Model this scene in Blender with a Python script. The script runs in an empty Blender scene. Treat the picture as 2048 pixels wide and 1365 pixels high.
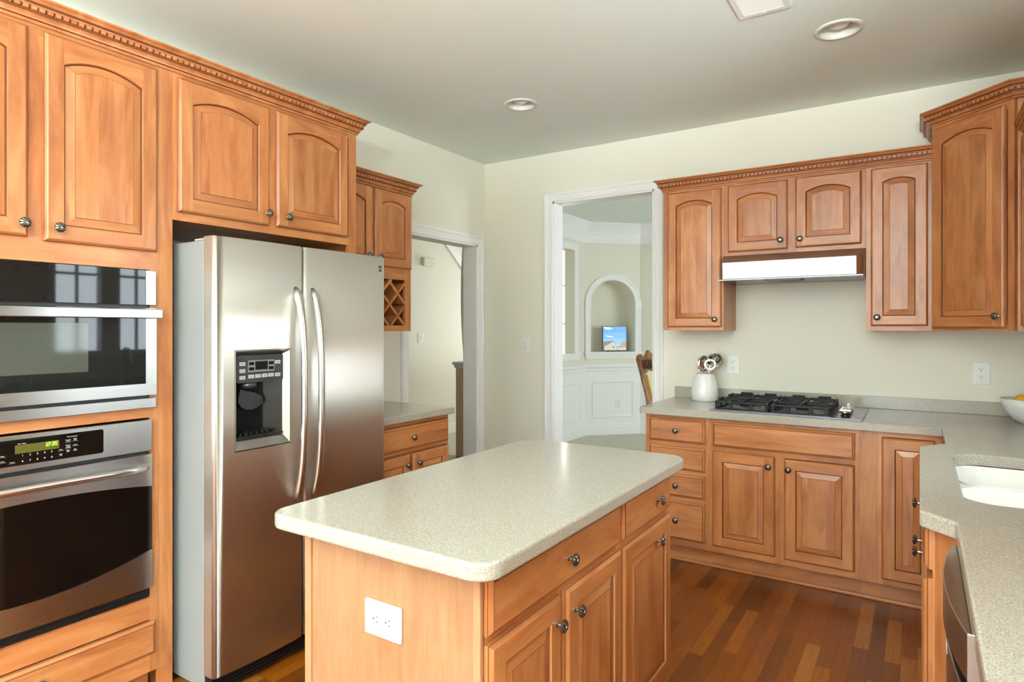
import bpy, math, random
from mathutils import Vector, Matrix
random.seed(7)
C = bpy.context.scene.collection
PI = math.pi
SC = bpy.context.scene

# ------------------------------------------------------------------ camera
EYE = 1.383
FPX, HY = 1251.0, 657.0
YAW = math.atan(811.0 / 1251.0)
cam = bpy.data.cameras.new('camera')
cam.sensor_fit = 'HORIZONTAL'
cam.sensor_width = 36.0
cam.lens = FPX / 2048 * 36.0
cam.shift_y = -(HY - 682.5) / 2048 * -1.0
cam.clip_start = 0.02
camo = bpy.data.objects.new('camera', cam)
C.objects.link(camo)
camo.location = (0, 0, EYE)
camo.rotation_euler = (PI / 2, 0, YAW)
SC.camera = camo

# ------------------------------------------------------------------ world, daylight, exposure
SC.view_settings.view_transform = 'Standard'
SC.view_settings.look = 'None'
SC.view_settings.gamma = 1.0
SC.view_settings.use_curve_mapping = False
SC.view_settings.exposure = 0.40
try:
    SC.cycles.use_denoising = True
    SC.cycles.max_bounces = 10
    SC.cycles.diffuse_bounces = 6
    SC.cycles.glossy_bounces = 5
    SC.cycles.transparent_max_bounces = 12
    SC.cycles.sample_clamp_indirect = 6.0
    SC.cycles.caustics_reflective = False
    SC.cycles.caustics_refractive = False
except Exception:
    pass
W = bpy.data.worlds.new('sky')
SC.world = W
W.use_nodes = True
W.node_tree.nodes['Background'].inputs[0].default_value = (0.80, 0.90, 1.0, 1)
W.node_tree.nodes['Background'].inputs[1].default_value = 1.2


def daylight(name, loc, rot, sx, sy, power, col=(1, 1, 1), spread=PI):
    l = bpy.data.lights.new(name, 'AREA')
    l.shape = 'RECTANGLE'
    l.size, l.size_y, l.energy, l.color = sx, sy, power, col
    l.spread = spread
    o = bpy.data.objects.new(name, l)
    C.objects.link(o)
    o.location = loc
    o.rotation_euler = rot
    return o


COOL = (0.83, 0.945, 1.0)
daylight('daylight_breakfast_windows', (-1.5, -3.95, 1.45), (PI / 2, 0, 0), 3.1, 2.4, 175, COOL)
daylight('daylight_breakfast_side_window', (3.95, -2.05, 1.50), (PI / 2, 0, PI / 2), 2.7, 2.0, 750, COOL)
daylight('daylight_sink_window', (1.05, 2.47, 1.75), (PI / 2, 0, PI / 2), 1.1, 1.2, 62, COOL)
daylight('added_dining_daylight', (1.75, 6.1, 1.6), (PI / 2, 0, PI / 2), 1.9, 1.8, 105, (0.92, 0.97, 1.0))  # assumed window out of view, added to light the dining room
daylight('added_hall_daylight', (-4.45, 8.15, 1.5), (PI / 2, 0, PI), 1.2, 2.3, 48, (1.0, 0.96, 0.90))  # no hall window known; lamp added to brighten the hall


# ------------------------------------------------------------------ materials
def lin(*c):
    out = []
    for v in c:
        v /= 255.0
        out.append(v / 12.92 if v <= 0.04045 else ((v + 0.055) / 1.055) ** 2.4)
    return (out[0], out[1], out[2], 1.0)


class NT:
    def __init__(s, name):
        s.m = bpy.data.materials.new(name)
        s.m.use_nodes = True
        s.t = s.m.node_tree
        s.b = s.t.nodes['Principled BSDF']

    def n(s, typ, **k):
        nd = s.t.nodes.new(typ)
        for a, v in k.items():
            if a.startswith('i_'):
                nd.inputs[a[2:].replace('_', ' ')].default_value = v
            else:
                setattr(nd, a, v)
        return nd

    def l(s, a, ai, b, bi):
        s.t.links.new(a.outputs[ai], b.inputs[bi])

    def math(s, op, a, b=None):
        nd = s.n('ShaderNodeMath', operation=op)
        for i, v in enumerate((a, b)):
            if v is None:
                continue
            if isinstance(v, tuple):
                s.l(v[0], v[1], nd, i)
            else:
                nd.inputs[i].default_value = v
        return nd

    def ramp(s, src, si, stops):
        r = s.n('ShaderNodeValToRGB')
        e = r.color_ramp.elements
        while len(e) < len(stops):
            e.new(0.5)
        for el, (p, c) in zip(e, stops):
            el.position = p
            el.color = c
        s.l(src, si, r, 0)
        return r

    def noise(s, vec, vi, scale, detail=4, rough=0.5, dist=0.0):
        nd = s.n('ShaderNodeTexNoise')
        nd.inputs['Scale'].default_value = scale
        nd.inputs['Detail'].default_value = detail
        nd.inputs['Roughness'].default_value = rough
        nd.inputs['Distortion'].default_value = dist
        if vec is not None:
            s.l(vec, vi, nd, 'Vector')
        return nd

    def mix(s, typ, fac, a, b):
        nd = s.n('ShaderNodeMix', data_type='RGBA', blend_type=typ)
        for sock, v in ((0, fac), (6, a), (7, b)):
            if isinstance(v, tuple) and len(v) == 2:
                s.l(v[0], v[1], nd, sock)
            else:
                nd.inputs[sock].default_value = v
        return nd


def plain(name, col, rough=0.5, metal=0.0, spec=0.5, bump=0.0, bscale=200, emit=None, estr=0.0, coat=0.0):
    t = NT(name)
    b = t.b
    b.inputs['Base Color'].default_value = col
    b.inputs['Roughness'].default_value = rough
    b.inputs['Metallic'].default_value = metal
    b.inputs['Specular IOR Level'].default_value = spec
    b.inputs['Coat Weight'].default_value = coat
    if emit:
        b.inputs['Emission Color'].default_value = emit
        b.inputs['Emission Strength'].default_value = estr
    tc = t.n('ShaderNodeTexCoord')
    n = t.noise(tc, 'Object', bscale if bump else 6.0, 3)
    mx = t.mix('MULTIPLY', 0.04, col, (n, 0))
    t.l(mx, 2, b, 'Base Color')
    if bump:
        bp = t.n('ShaderNodeBump')
        bp.inputs['Strength'].default_value = bump
        bp.inputs['Distance'].default_value = 0.001
        t.l(n, 0, bp, 'Height')
        t.l(bp, 0, b, 'Normal')
    return t.m


def wood(name, axis, lo, mid, hi, boards=0.0, rough=0.34, freq=1.0):
    """stained maple; axis = direction of the grain in object space; boards = width of the glued-up strips"""
    t = NT(name)
    tc = t.n('ShaderNodeTexCoord')
    oi = t.n('ShaderNodeObjectInfo')
    rnd = t.math('MULTIPLY', (oi, 'Random'), 41.0)
    at = t.n('ShaderNodeAttribute', attribute_name='tone')
    tk = t.math('MULTIPLY', (at, 'Fac'), 13.0)
    off = t.math('ADD', (rnd, 0), (tk, 0))
    cx = t.n('ShaderNodeCombineXYZ')
    for i in range(3):
        t.l(off, 0, cx, i)
    add = t.n('ShaderNodeVectorMath', operation='ADD')
    t.l(tc, 'Object', add, 0)
    t.l(cx, 0, add, 1)
    vec, vi = add, 0
    tone = t.math('MULTIPLY', (at, 'Fac'), 0.10)
    if boards:
        sx = t.n('ShaderNodeSeparateXYZ')
        t.l(add, 0, sx, 0)
        ax = {'X': 'Z', 'Z': 'X', 'Y': 'X'}[axis]
        q = t.math('FLOOR', (t.math('DIVIDE', (sx, ax), boards), 0))
        wn = t.n('ShaderNodeTexWhiteNoise', noise_dimensions='1D')
        t.l(q, 0, wn, 'W')
        bt = t.math('MULTIPLY', (t.math('SUBTRACT', (wn, 0), 0.5), 0), 0.16)
        tone = t.math('ADD', (tone, 0), (bt, 0))
        jump = t.math('MULTIPLY', (wn, 0), 7.0)
        cj = t.n('ShaderNodeCombineXYZ')
        t.l(jump, 0, cj, {'X': 0, 'Y': 1, 'Z': 2}[axis])
        a2 = t.n('ShaderNodeVectorMath', operation='ADD')
        t.l(add, 0, a2, 0)
        t.l(cj, 0, a2, 1)
        vec = a2
    mp = t.n('ShaderNodeMapping')
    sc = [7.0 * freq] * 3
    sc['XYZ'.index(axis)] = 1.1 * freq
    mp.inputs['Scale'].default_value = sc
    t.l(vec, 0, mp, 0)
    g = t.noise(mp, 0, 1.6, 6, 0.62, 1.2)
    mp2 = t.n('ShaderNodeMapping')
    s2 = [150.0] * 3
    s2['XYZ'.index(axis)] = 6.0
    mp2.inputs['Scale'].default_value = s2
    t.l(vec, 0, mp2, 0)
    p = t.noise(mp2, 0, 1.0, 2, 0.5)
    bl = t.noise(vec, 0, 5.0, 3, 0.6, 0.3)
    r = t.ramp(g, 0, [(0.30, lo), (0.52, mid), (0.75, hi)])
    m1 = t.mix('MULTIPLY', 0.13, (r, 0), (t.ramp(p, 0, [(0.35, (0.55, 0.45, 0.38, 1)), (0.6, (1, 1, 1, 1))]), 0))
    m2 = t.mix('MULTIPLY', 0.38, (m1, 2), (t.ramp(bl, 0, [(0.30, (0.60, 0.50, 0.44, 1)), (0.62, (1, 1, 1, 1))]), 0))
    hs = t.n('ShaderNodeHueSaturation')
    t.l(m2, 2, hs, 'Color')
    t.l(t.math('ADD', (tone, 0), 1.0), 0, hs, 'Value')
    t.l(hs, 0, t.b, 'Base Color')
    t.b.inputs['Roughness'].default_value = rough
    t.b.inputs['Coat Weight'].default_value = 0.12
    t.b.inputs['Coat Roughness'].default_value = 0.25
    bp = t.n('ShaderNodeBump')
    bp.inputs['Strength'].default_value = 0.05
    bp.inputs['Distance'].default_value = 0.0006
    t.l(p, 0, bp, 'Height')
    t.l(bp, 0, t.b, 'Normal')
    return t.m


WLO, WMID, WHI = lin(158, 91, 49), lin(186, 120, 71), lin(204, 145, 95)
WZ = wood('maple_vertical', 'Z', WLO, WMID, WHI)
WX = wood('maple_horizontal', 'X', WLO, WMID, WHI)
WP = wood('maple_panel', 'Z', WLO, WMID, WHI, boards=0.085)
WPX = wood('maple_drawer', 'X', WLO, WMID, WHI, boards=0.09)
GLZ = plain('maple_glaze', lin(98, 50, 22), 0.45)
WOODS = [WZ, WX, WP, GLZ, WPX]
ELO, EMID, EHI = lin(160, 114, 79), lin(173, 128, 92), lin(184, 141, 106)
ENDP = wood('maple_veneer', 'Z', ELO, EMID, EHI, boards=0.21, freq=1.7, rough=0.4)
WDK = wood('walnut_carved', 'Z', lin(92, 54, 26), lin(138, 88, 46), lin(170, 116, 64), rough=0.35)
DARKIN = plain('cabinet_inside', lin(70, 44, 26), 0.7)


def counter_mat():
    t = NT('speckled_countertop')
    tc = t.n('ShaderNodeTexCoord')
    n1 = t.noise(tc, 'Object', 340, 2, 0.6)
    n2 = t.noise(tc, 'Object', 560, 1, 0.5)
    n3 = t.noise(tc, 'Object', 210, 2, 0.5)
    r1 = t.ramp(n1, 0, [(0.34, lin(138, 126, 109)), (0.45, lin(170, 163, 151)), (0.62, lin(181, 175, 165)), (0.70, lin(208, 204, 197))])
    r2 = t.ramp(n2, 0, [(0.33, (0.42, 0.36, 0.30, 1)), (0.42, (1, 1, 1, 1))])
    m = t.mix('MULTIPLY', 0.5, (r1, 0), (r2, 0))
    r3 = t.ramp(n3, 0, [(0.68, (0, 0, 0, 1)), (0.74, (1, 1, 1, 1))])
    m3 = t.mix('MIX', (r3, 0), (m, 2), lin(148, 130, 106))
    m4 = t.mix('MIX', 0.45, (m3, 2), (m, 2))
    t.l(m4, 2, t.b, 'Base Color')
    t.b.inputs['Roughness'].default_value = 0.16
    t.b.inputs['Specular IOR Level'].default_value = 0.5
    return t.m


COUNTER = counter_mat()


def floor_mat():
    t = NT('oak_strip_floor')
    tc = t.n('ShaderNodeTexCoord')
    sx = t.n('ShaderNodeSeparateXYZ')
    t.l(tc, 'Object', sx, 0)
    row = t.math('DIVIDE', (sx, 0), 0.0585)
    rf = t.math('FLOOR', (row, 0))
    wn = t.n('ShaderNodeTexWhiteNoise', noise_dimensions='1D')
    t.l(rf, 0, wn, 'W')
    yo = t.math('ADD', (t.math('MULTIPLY', (wn, 0), 7.3), 0), (sx, 1))
    col = t.math('DIVIDE', (yo, 0), (t.math('ADD', (t.math('MULTIPLY', (wn, 0), 0.35), 0), 0.42), 0))
    cf = t.math('FLOOR', (col, 0))
    cb = t.n('ShaderNodeCombineXYZ')
    t.l(rf, 0, cb, 0)
    t.l(cf, 0, cb, 1)
    w2 = t.n('ShaderNodeTexWhiteNoise', noise_dimensions='3D')
    t.l(cb, 0, w2, 'Vector')
    base = t.ramp(w2, 0, [(0.0, lin(98, 48, 9)), (0.35, lin(128, 64, 11)), (0.65, lin(142, 74, 15)), (0.86, lin(156, 88, 23)), (1.0, lin(188, 126, 60))])
    sh = t.n('ShaderNodeVectorMath', operation='SCALE')
    t.l(w2, 1, sh, 0)
    sh.inputs['Scale'].default_value = 23.0
    ad = t.n('ShaderNodeVectorMath', operation='ADD')
    t.l(tc, 'Object', ad, 0)
    t.l(sh, 0, ad, 1)
    mp = t.n('ShaderNodeMapping')
    mp.inputs['Scale'].default_value = (16, 1.6, 1)
    t.l(ad, 0, mp, 0)
    nz = t.noise(mp, 0, 1.5, 5, 0.6, 1.6)
    wv = t.math('FRACT', (t.math('MULTIPLY', (nz, 0), 9.0), 0))
    mp3 = t.n('ShaderNodeMapping')
    mp3.inputs['Scale'].default_value = (260, 7, 1)
    t.l(ad, 0, mp3, 0)
    fine = t.noise(mp3, 0, 1.0, 2, 0.5)
    m1 = t.mix('MULTIPLY', 0.42, (base, 0), (t.ramp(wv, 0, [(0.0, (0.5, 0.4, 0.34, 1)), (0.35, (1, 1, 1, 1)), (1.0, (0.92, 0.9, 0.88, 1))]), 0))
    m2 = t.mix('MULTIPLY', 0.45, (m1, 2), (t.ramp(fine, 0, [(0.36, (0.5, 0.42, 0.36, 1)), (0.55, (1, 1, 1, 1))]), 0))

    def seam(v, w):
        f = t.math('FRACT', (v, 0))
        a = t.math('ABSOLUTE', (t.math('SUBTRACT', (f, 0), 0.5), 0))
        return t.math('GREATER_THAN', (a, 0), 0.5 - w)
    s = t.math('MAXIMUM', (seam(row, 0.012), 0), (seam(col, 0.0015), 0))
    m3 = t.mix('MIX', (t.math('MULTIPLY', (s, 0), 0.7), 0), (m2, 2), lin(44, 22, 10))
    t.l(m3, 2, t.b, 'Base Color')
    t.b.inputs['Roughness'].default_value = 0.32
    t.b.inputs['Coat Weight'].default_value = 0.08
    t.b.inputs['Coat Roughness'].default_value = 0.18
    return t.m


FLOOR = floor_mat()


def steel(name, col, rough, axis, aniso=0.0, wav=0.0, tan=None):
    t = NT(name)
    tc = t.n('ShaderNodeTexCoord')
    mp = t.n('ShaderNodeMapping')
    s = [900.0] * 3
    s['XYZ'.index(axis)] = 5.0
    mp.inputs['Scale'].default_value = s
    t.l(tc, 'Object', mp, 0)
    n = t.noise(mp, 0, 1.0, 2, 0.5)
    mx = t.mix('MULTIPLY', 0.08, col, (n, 0))
    t.l(mx, 2, t.b, 'Base Color')
    t.b.inputs['Metallic'].default_value = 1.0
    r = t.math('ADD', (t.math('MULTIPLY', (n, 0), 0.03), 0), rough - 0.015)
    t.l(r, 0, t.b, 'Roughness')
    bp = t.n('ShaderNodeBump')
    bp.inputs['Strength'].default_value = 0.004
    bp.inputs['Distance'].default_value = 0.0002
    t.l(n, 0, bp, 'Height')
    last = bp
    if wav:
        mw = t.n('ShaderNodeMapping')
        mw.inputs['Scale'].default_value = (0.8, 0.8, 3.2)
        t.l(tc, 'Object', mw, 0)
        nw = t.noise(mw, 0, 2.2, 1, 0.4)
        b2 = t.n('ShaderNodeBump')
        b2.inputs['Strength'].default_value = wav
        b2.inputs['Distance'].default_value = 0.01
        t.l(nw, 0, b2, 'Height')
        t.l(bp, 0, b2, 'Normal')
        last = b2
    t.l(last, 0, t.b, 'Normal')
    if tan:
        t.b.inputs['Anisotropic'].default_value = aniso
        cv_ = t.n('ShaderNodeCombineXYZ')
        for i in range(3):
            cv_.inputs[i].default_value = tan[i]
        vt_ = t.n('ShaderNodeVectorTransform', vector_type='VECTOR', convert_from='OBJECT', convert_to='WORLD')
        t.l(cv_, 0, vt_, 0)
        t.l(vt_, 0, t.b, 'Tangent')
    return t.m


STEEL = steel('brushed_steel', lin(172, 170, 166), 0.28, 'X', 0.7, tan=(0, 0, 1))
STEELF = steel('fridge_steel', lin(204, 199, 192), 0.36, 'Z', 0.95, wav=0.06, tan=(1, 0, 0))
DSIDE = plain('satin_door_edge', lin(200, 196, 190), 0.42, 0.85)
HANDLE = steel('satin_handle_steel', lin(216, 214, 210), 0.26, 'Z')
CHROME = plain('chrome', lin(226, 224, 220), 0.08, 1.0)
PEWTER = plain('pewter', lin(158, 154, 146), 0.26, 1.0)
PEWDK = plain('pewter_dark', lin(40, 36, 32), 0.5, 0.6)
FRSIDE = plain('fridge_side_grey', lin(146, 153, 154), 0.38, bump=0.15, bscale=500)
BLACKG = plain('black_glass', lin(9, 9, 9), 0.04, spec=0.6)
OVENG = plain('oven_glass', lin(7, 6, 5), 0.06, spec=0.35)
MWG = plain('microwave_glass', lin(22, 22, 21), 0.03, spec=0.28)
MWIN = plain('microwave_window', lin(66, 68, 62), 0.06, spec=0.28)
BLACKP = plain('black_plastic', lin(18, 18, 19), 0.35)
GREYP = plain('charcoal_plastic', lin(40, 40, 42), 0.4)
LGREYP = plain('grey_button', lin(178, 178, 176), 0.5)
IRON = plain('cast_iron', lin(10, 11, 12), 0.45, spec=0.3)
CTOP = steel('cooktop_steel', lin(140, 140, 142), 0.25, 'X')
WHITE = plain('white_plastic', lin(240, 240, 236), 0.35)
SLOT = plain('socket_slot', lin(60, 58, 54), 0.6)
CERAM = plain('white_ceramic', lin(240, 240, 238), 0.22, coat=0.3)
SINKM = plain('white_sink', lin(244, 243, 238), 0.2, coat=0.3)
WALL = plain('cream_wall', lin(236, 234, 220), 0.75, spec=0.25, bump=0.05, bscale=350)
CEIL = plain('ceiling_paint', lin(231, 240, 233), 0.85, spec=0.2)
TRIM = plain('white_trim', lin(245, 246, 246), 0.5, spec=0.3)
CARPET = plain('cream_carpet', lin(206, 200, 186), 0.95, spec=0.1, bump=0.6, bscale=260)
LEMON = plain('lemon_skin', lin(226, 170, 20), 0.45, bump=0.3, bscale=300)
GOLD = plain('gold_upholstery', lin(206, 148, 34), 0.7)
FABRIC = plain('cream_upholstery', lin(214, 206, 170), 0.85)
LEDG = plain('led_green', lin(150, 255, 60), 0.5, emit=lin(150, 255, 60), estr=1.6)
LCD = plain('lcd_olive', lin(70, 64, 12), 0.35, emit=lin(90, 80, 10), estr=0.15)
INK = plain('white_print', lin(205, 205, 200), 0.6)
DINK = plain('dark_print', lin(60, 60, 60), 0.6)
BULB = plain('bulb_frost', lin(238, 240, 238), 0.2, coat=0.4)
CANW = plain('can_white', lin(224, 224, 214), 0.45)
SIDING = plain('neighbour_siding', lin(170, 180, 190), 0.7)


def glass_mat():
    t = NT('window_glass')
    t.t.nodes.remove(t.b)
    out = [n for n in t.t.nodes if n.type == 'OUTPUT_MATERIAL'][0]
    tr = t.n('ShaderNodeBsdfTransparent')
    gl = t.n('ShaderNodeBsdfGlossy')
    gl.inputs['Roughness'].default_value = 0.01
    fr = t.n('ShaderNodeFresnel')
    fr.inputs[0].default_value = 1.45
    mx = t.n('ShaderNodeMixShader')
    t.l(fr, 0, mx, 0)
    t.l(tr, 0, mx, 1)
    t.l(gl, 0, mx, 2)
    t.l(mx, 0, out, 0)
    return t.m


GLASS = glass_mat()


def screen(name, c, s=0.28):
    return plain(name, c, 0.3, emit=c, estr=s)


# ------------------------------------------------------------------ mesh builder
class M:
    def __init__(s):
        s.v, s.f, s.mi, s.tn, s.sm = [], [], [], [], []

    def add(s, vs, fs, mi=0, tone=None, smooth=False):
        o = len(s.v)
        s.v += [tuple(v) for v in vs]
        t = random.uniform(-1, 1) if tone is None else tone
        for k, f in enumerate(fs):
            s.f.append([o + i for i in f])
            s.mi.append(mi[k] if isinstance(mi, (list, tuple)) else mi)
            s.tn.append(t)
            s.sm.append(smooth)
        return s

    def box(s, x0, x1, y0, y1, z0, z1, mi=0, tone=None):
        v = [(x0, y0, z0), (x1, y0, z0), (x1, y1, z0), (x0, y1, z0), (x0, y0, z1), (x1, y0, z1), (x1, y1, z1), (x0, y1, z1)]
        return s.add(v, [(0, 3, 2, 1), (4, 5, 6, 7), (0, 1, 5, 4), (1, 2, 6, 5), (2, 3, 7, 6), (3, 0, 4, 7)], mi, tone)

    def loops(s, ls, mi=0, tone=None, smooth=False, cap0=False, cap1=False, closed=True):
        n = len(ls[0])
        vs = [p for l in ls for p in l]
        fs = []
        for a in range(len(ls) - 1):
            for i in range(n if closed else n - 1):
                j = (i + 1) % n
                fs.append((a * n + i, a * n + j, (a + 1) * n + j, (a + 1) * n + i))
        if cap0:
            fs.append(tuple(range(n))[::-1])
        if cap1:
            fs.append(tuple((len(ls) - 1) * n + i for i in range(n)))
        return s.add(vs, fs, mi, tone, smooth)

    def prism(s, pts, f0, f1, mi=0, tone=None):
        """extrude a 2D polygon between two maps (a,b)->3D"""
        return s.loops([[f0(a, b) for a, b in pts], [f1(a, b) for a, b in pts]], mi, tone, False, True, True)

    def tube(s, path, r, n=10, mi=0, cap=True, sq=None, up=None):
        path = [Vector(p) for p in path]
        rs = r if isinstance(r, (list, tuple)) else [r] * len(path)
        ls = []
        u = None
        for i, p in enumerate(path):
            d = (path[min(i + 1, len(path) - 1)] - path[max(i - 1, 0)]).normalized()
            if u is None:
                ref = Vector(up) if up else (Vector((0, 0, 1)) if abs(d.z) < 0.9 else Vector((1, 0, 0)))
                u = (ref - d * ref.dot(d)).normalized()
            else:
                u = (u - d * u.dot(d)).normalized()
            w = d.cross(u)
            q = sq or (1, 1)
            ls.append([p + u * (math.cos(2 * PI * k / n) * rs[i] * q[0]) + w * (math.sin(2 * PI * k / n) * rs[i] * q[1]) for k in range(n)])
        return s.loops(ls, mi, 0, True, cap, cap)

    def lathe(s, prof, n=24, c=(0, 0, 0), mi=0, ax='Z', smooth=True, cap=False):
        ls = []
        for r, h in prof:
            l = []
            for k in range(n):
                a = 2 * PI * k / n
                rr = max(r, 1e-5)
                p = (rr * math.cos(a), rr * math.sin(a), h)
                if ax == '-Y':
                    p = (p[0], -p[2], p[1])
                elif ax == 'X':
                    p = (p[2], p[0], p[1])
                l.append((p[0] + c[0], p[1] + c[1], p[2] + c[2]))
            ls.append(l)
        return s.loops(ls, mi, 0, smooth, cap, cap)

    def sweep(s, path, prof, fmap, mi=0, closed=False, side=1, cap=True, tone=None, seg=None):
        """path 2D polyline, prof [(offset, height)], fmap(a,b,h)->3D; offset goes to the left of the path * side"""
        n = len(path)
        P = [Vector(p) for p in path]
        nor = []
        for i in range(n if closed else n - 1):
            d = (P[(i + 1) % n] - P[i]).normalized()
            nor.append(Vector((-d.y, d.x)) * side)
        mit = []
        for i in range(n):
            if closed:
                a, b = nor[i - 1], nor[i]
            else:
                a, b = nor[max(i - 1, 0)], nor[min(i, n - 2)]
            m = a + b
            mit.append(m / max(m.dot(a), 0.2))
        ls = []
        for i in range(n):
            ls.append([fmap(P[i].x + mit[i].x * o, P[i].y + mit[i].y * o, h) for o, h in prof])
        if closed:
            ls.append(ls[0])
        if seg:
            ls = ls[seg[0]:seg[1] + 1]
        if isinstance(mi, (list, tuple)):
            mi = list(mi) * (len(ls) - 1) + [mi[0], mi[0]]
        return s.loops(ls, mi, tone, False, cap and not closed, cap and not closed, True)

    def build(s, name, mats, parent=None, loc=(0, 0, 0), rz=0.0, bevel=0.0, segs=2, auto=True):
        me = bpy.data.meshes.new(name)
        me.from_pydata(s.v, [], s.f)
        me.validate()
        if len(me.polygons) == len(s.f):
            me.polygons.foreach_set('material_index', s.mi)
            me.polygons.foreach_set('use_smooth', s.sm)
            a = me.attributes.new('tone', 'FLOAT', 'FACE')
            a.data.foreach_set('value', s.tn)
        import bmesh
        bm = bmesh.new()
        bm.from_mesh(me)
        bmesh.ops.recalc_face_normals(bm, faces=bm.faces)
        bm.to_mesh(me)
        bm.free()
        for m in (mats if isinstance(mats, (list, tuple)) else [mats]):
            me.materials.append(m)
        return link(name, me, parent, loc, rz, bevel, segs)


def link(name, me, parent=None, loc=(0, 0, 0), rz=0.0, bevel=0.0, segs=2):
    o = bpy.data.objects.new(name, me)
    C.objects.link(o)
    if parent:
        o.parent = parent
    o.location = loc
    o.rotation_euler = (0, 0, rz)
    if bevel:
        b = o.modifiers.new('edge', 'BEVEL')
        b.width, b.segments, b.limit_method, b.angle_limit = bevel, segs, 'ANGLE', math.radians(40)
        b.harden_normals = False
    return o


def tag(o, label, cat, group=None):
    o['label'] = label
    o['category'] = cat
    if group:
        o['group'] = group
    return o


def thing(name, label, cat, loc=(0, 0, 0), rz=0.0, group=None):
    o = bpy.data.objects.new(name, None)
    o.empty_display_size = 0.05
    C.objects.link(o)
    o.location = loc
    o.rotation_euler = (0, 0, rz)
    return tag(o, label, cat, group)


def struct(o):
    o['kind'] = 'structure'
    return o


def text(name, s, size, mat, parent, loc, rot=(PI / 2, 0, 0), align='CENTER', ext=0.0004):
    cu = bpy.data.curves.new(name, 'FONT')
    cu.body = s
    cu.size = size
    cu.align_x = align
    cu.extrude = ext
    tmp = bpy.data.objects.new(name, cu)
    C.objects.link(tmp)
    bpy.context.view_layer.update()
    me = bpy.data.meshes.new_from_object(tmp.evaluated_get(bpy.context.evaluated_depsgraph_get()))
    C.objects.unlink(tmp)
    bpy.data.objects.remove(tmp)
    me.materials.clear()
    me.materials.append(mat)
    o = link(name, me, parent, loc)
    o.rotation_euler = rot
    return o


def arc(cx, cz, r, a0, a1, n):
    return [(cx + r * math.cos(a0 + (a1 - a0) * i / n), cz + r * math.sin(a0 + (a1 - a0) * i / n)) for i in range(n + 1)]


def rrect(x0, x1, z0, z1, r, n=5):
    return (arc(x1 - r, z0 + r, r, -PI / 2, 0, n) + arc(x1 - r, z1 - r, r, 0, PI / 2, n)
            + arc(x0 + r, z1 - r, r, PI / 2, PI, n) + arc(x0 + r, z0 + r, r, PI, 1.5 * PI, n))


# ------------------------------------------------------------------ cabinet parts
def door_mesh(w, h, arched, st=0.054):
    m = M()

    def rect(i, y):
        return [(i, y, i), (w - i, y, i), (w - i, y, h - i), (i, y, h - i)]
    R = [rect(0, 0), rect(0, -0.010), rect(0.0015, -0.0118), rect(0.006, -0.0175), rect(0.0095, -0.020)]
    for a in range(4):
        for k in range(4):
            j = (k + 1) % 4
            mt = 3 if a == 1 else (1 if k in (0, 2) else 0)
            m.add([R[a][k], R[a][j], R[a + 1][j], R[a + 1][k]], [(0, 1, 2, 3)], mt, 0.2 * (k - 1.5))
    m.add(R[0], [(0, 3, 2, 1)], 0)
    e = 0.0095
    rise = 0.0
    NA = 14
    rise = min(0.034, 0.13 * (w - 2 * st)) if arched else 0.0
    zs = h - st - rise - (0.004 if arched else 0)
    c = w - 2 * st
    RAD = (c * c / 4 + rise * rise) / (2 * rise) if rise > 1e-4 else None

    def loop(d, y):
        pts = [(st + d, y, st + d), (w - st - d, y, st + d)]
        if RAD:
            cz = zs + rise - RAD
            for i in range(NA + 1):
                x = (w - st - d) - (c - 2 * d) * i / NA
                pts.append((x, y, cz + math.sqrt(max((RAD - d) ** 2 - (x - w / 2) ** 2, 0))))
        else:
            pts += [(w - st - d, y, h - st - d), (st + d, y, h - st - d)]
        return pts
    L0 = loop(0, -0.020)
    # stiles and rails
    m.add([(e, -0.02, e), (st, -0.02, e), (st, -0.02, h - e), (e, -0.02, h - e)], [(0, 1, 2, 3)], 0)
    m.add([(w - st, -0.02, e), (w - e, -0.02, e), (w - e, -0.02, h - e), (w - st, -0.02, h - e)], [(0, 1, 2, 3)], 0)
    m.add([(st, -0.02, e), (w - st, -0.02, e), (w - st, -0.02, st), (st, -0.02, st)], [(0, 1, 2, 3)], 1)
    top = L0[2:]
    vs = list(top) + [(p[0], -0.02, h - e) for p in top]
    n = len(top)
    m.add(vs, [(i, i + 1, n + i + 1, n + i) for i in range(n - 1)], 1)
    prof = [(0.0, -0.020), (0.0025, -0.0155), (0.005, -0.0105), (0.0065, -0.0105), (0.033, -0.0165), (0.0345, -0.0182)]
    mts = ['w', 3, 3, 'b', 3]
    Ls = [loop(d, y) for d, y in prof]
    tones = [random.uniform(-0.9, 0.9) for _ in range(4)]
    for a in range(len(Ls) - 1):
        n = len(Ls[a])
        for i in range(n):
            j = (i + 1) % n
            sd = 0 if i == 0 else (1 if i == 1 else (3 if i == n - 1 else 2))
            mt = mts[a] if isinstance(mts[a], int) else (1 if sd in (0, 2) else 0)
            m.add([Ls[a][i], Ls[a][j], Ls[a + 1][j], Ls[a + 1][i]], [(0, 1, 2, 3)], mt, tones[sd])
    m.add(Ls[-1], [tuple(range(len(Ls[-1])))], 2)
    return m


def drawer_mesh(w, h):
    m = M()

    def rect(i, y):
        return [(i, y, i), (w - i, y, i), (w - i, y, h - i), (i, y, h - i)]
    R = [rect(0, 0), rect(0, -0.008), rect(0.0015, -0.0095), rect(0.011, -0.017), rect(0.013, -0.020)]
    for a in range(4):
        for k in range(4):
            j = (k + 1) % 4
            m.add([R[a][k], R[a][j], R[a + 1][j], R[a + 1][k]], [(0, 1, 2, 3)], 3 if a in (1, 3) else (1 if k in (0, 2) else 0), 0.1 * k)
    m.add(R[0], [(0, 3, 2, 1)], 0)
    m.add(R[-1], [(0, 1, 2, 3)], 4)
    return m


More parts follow.
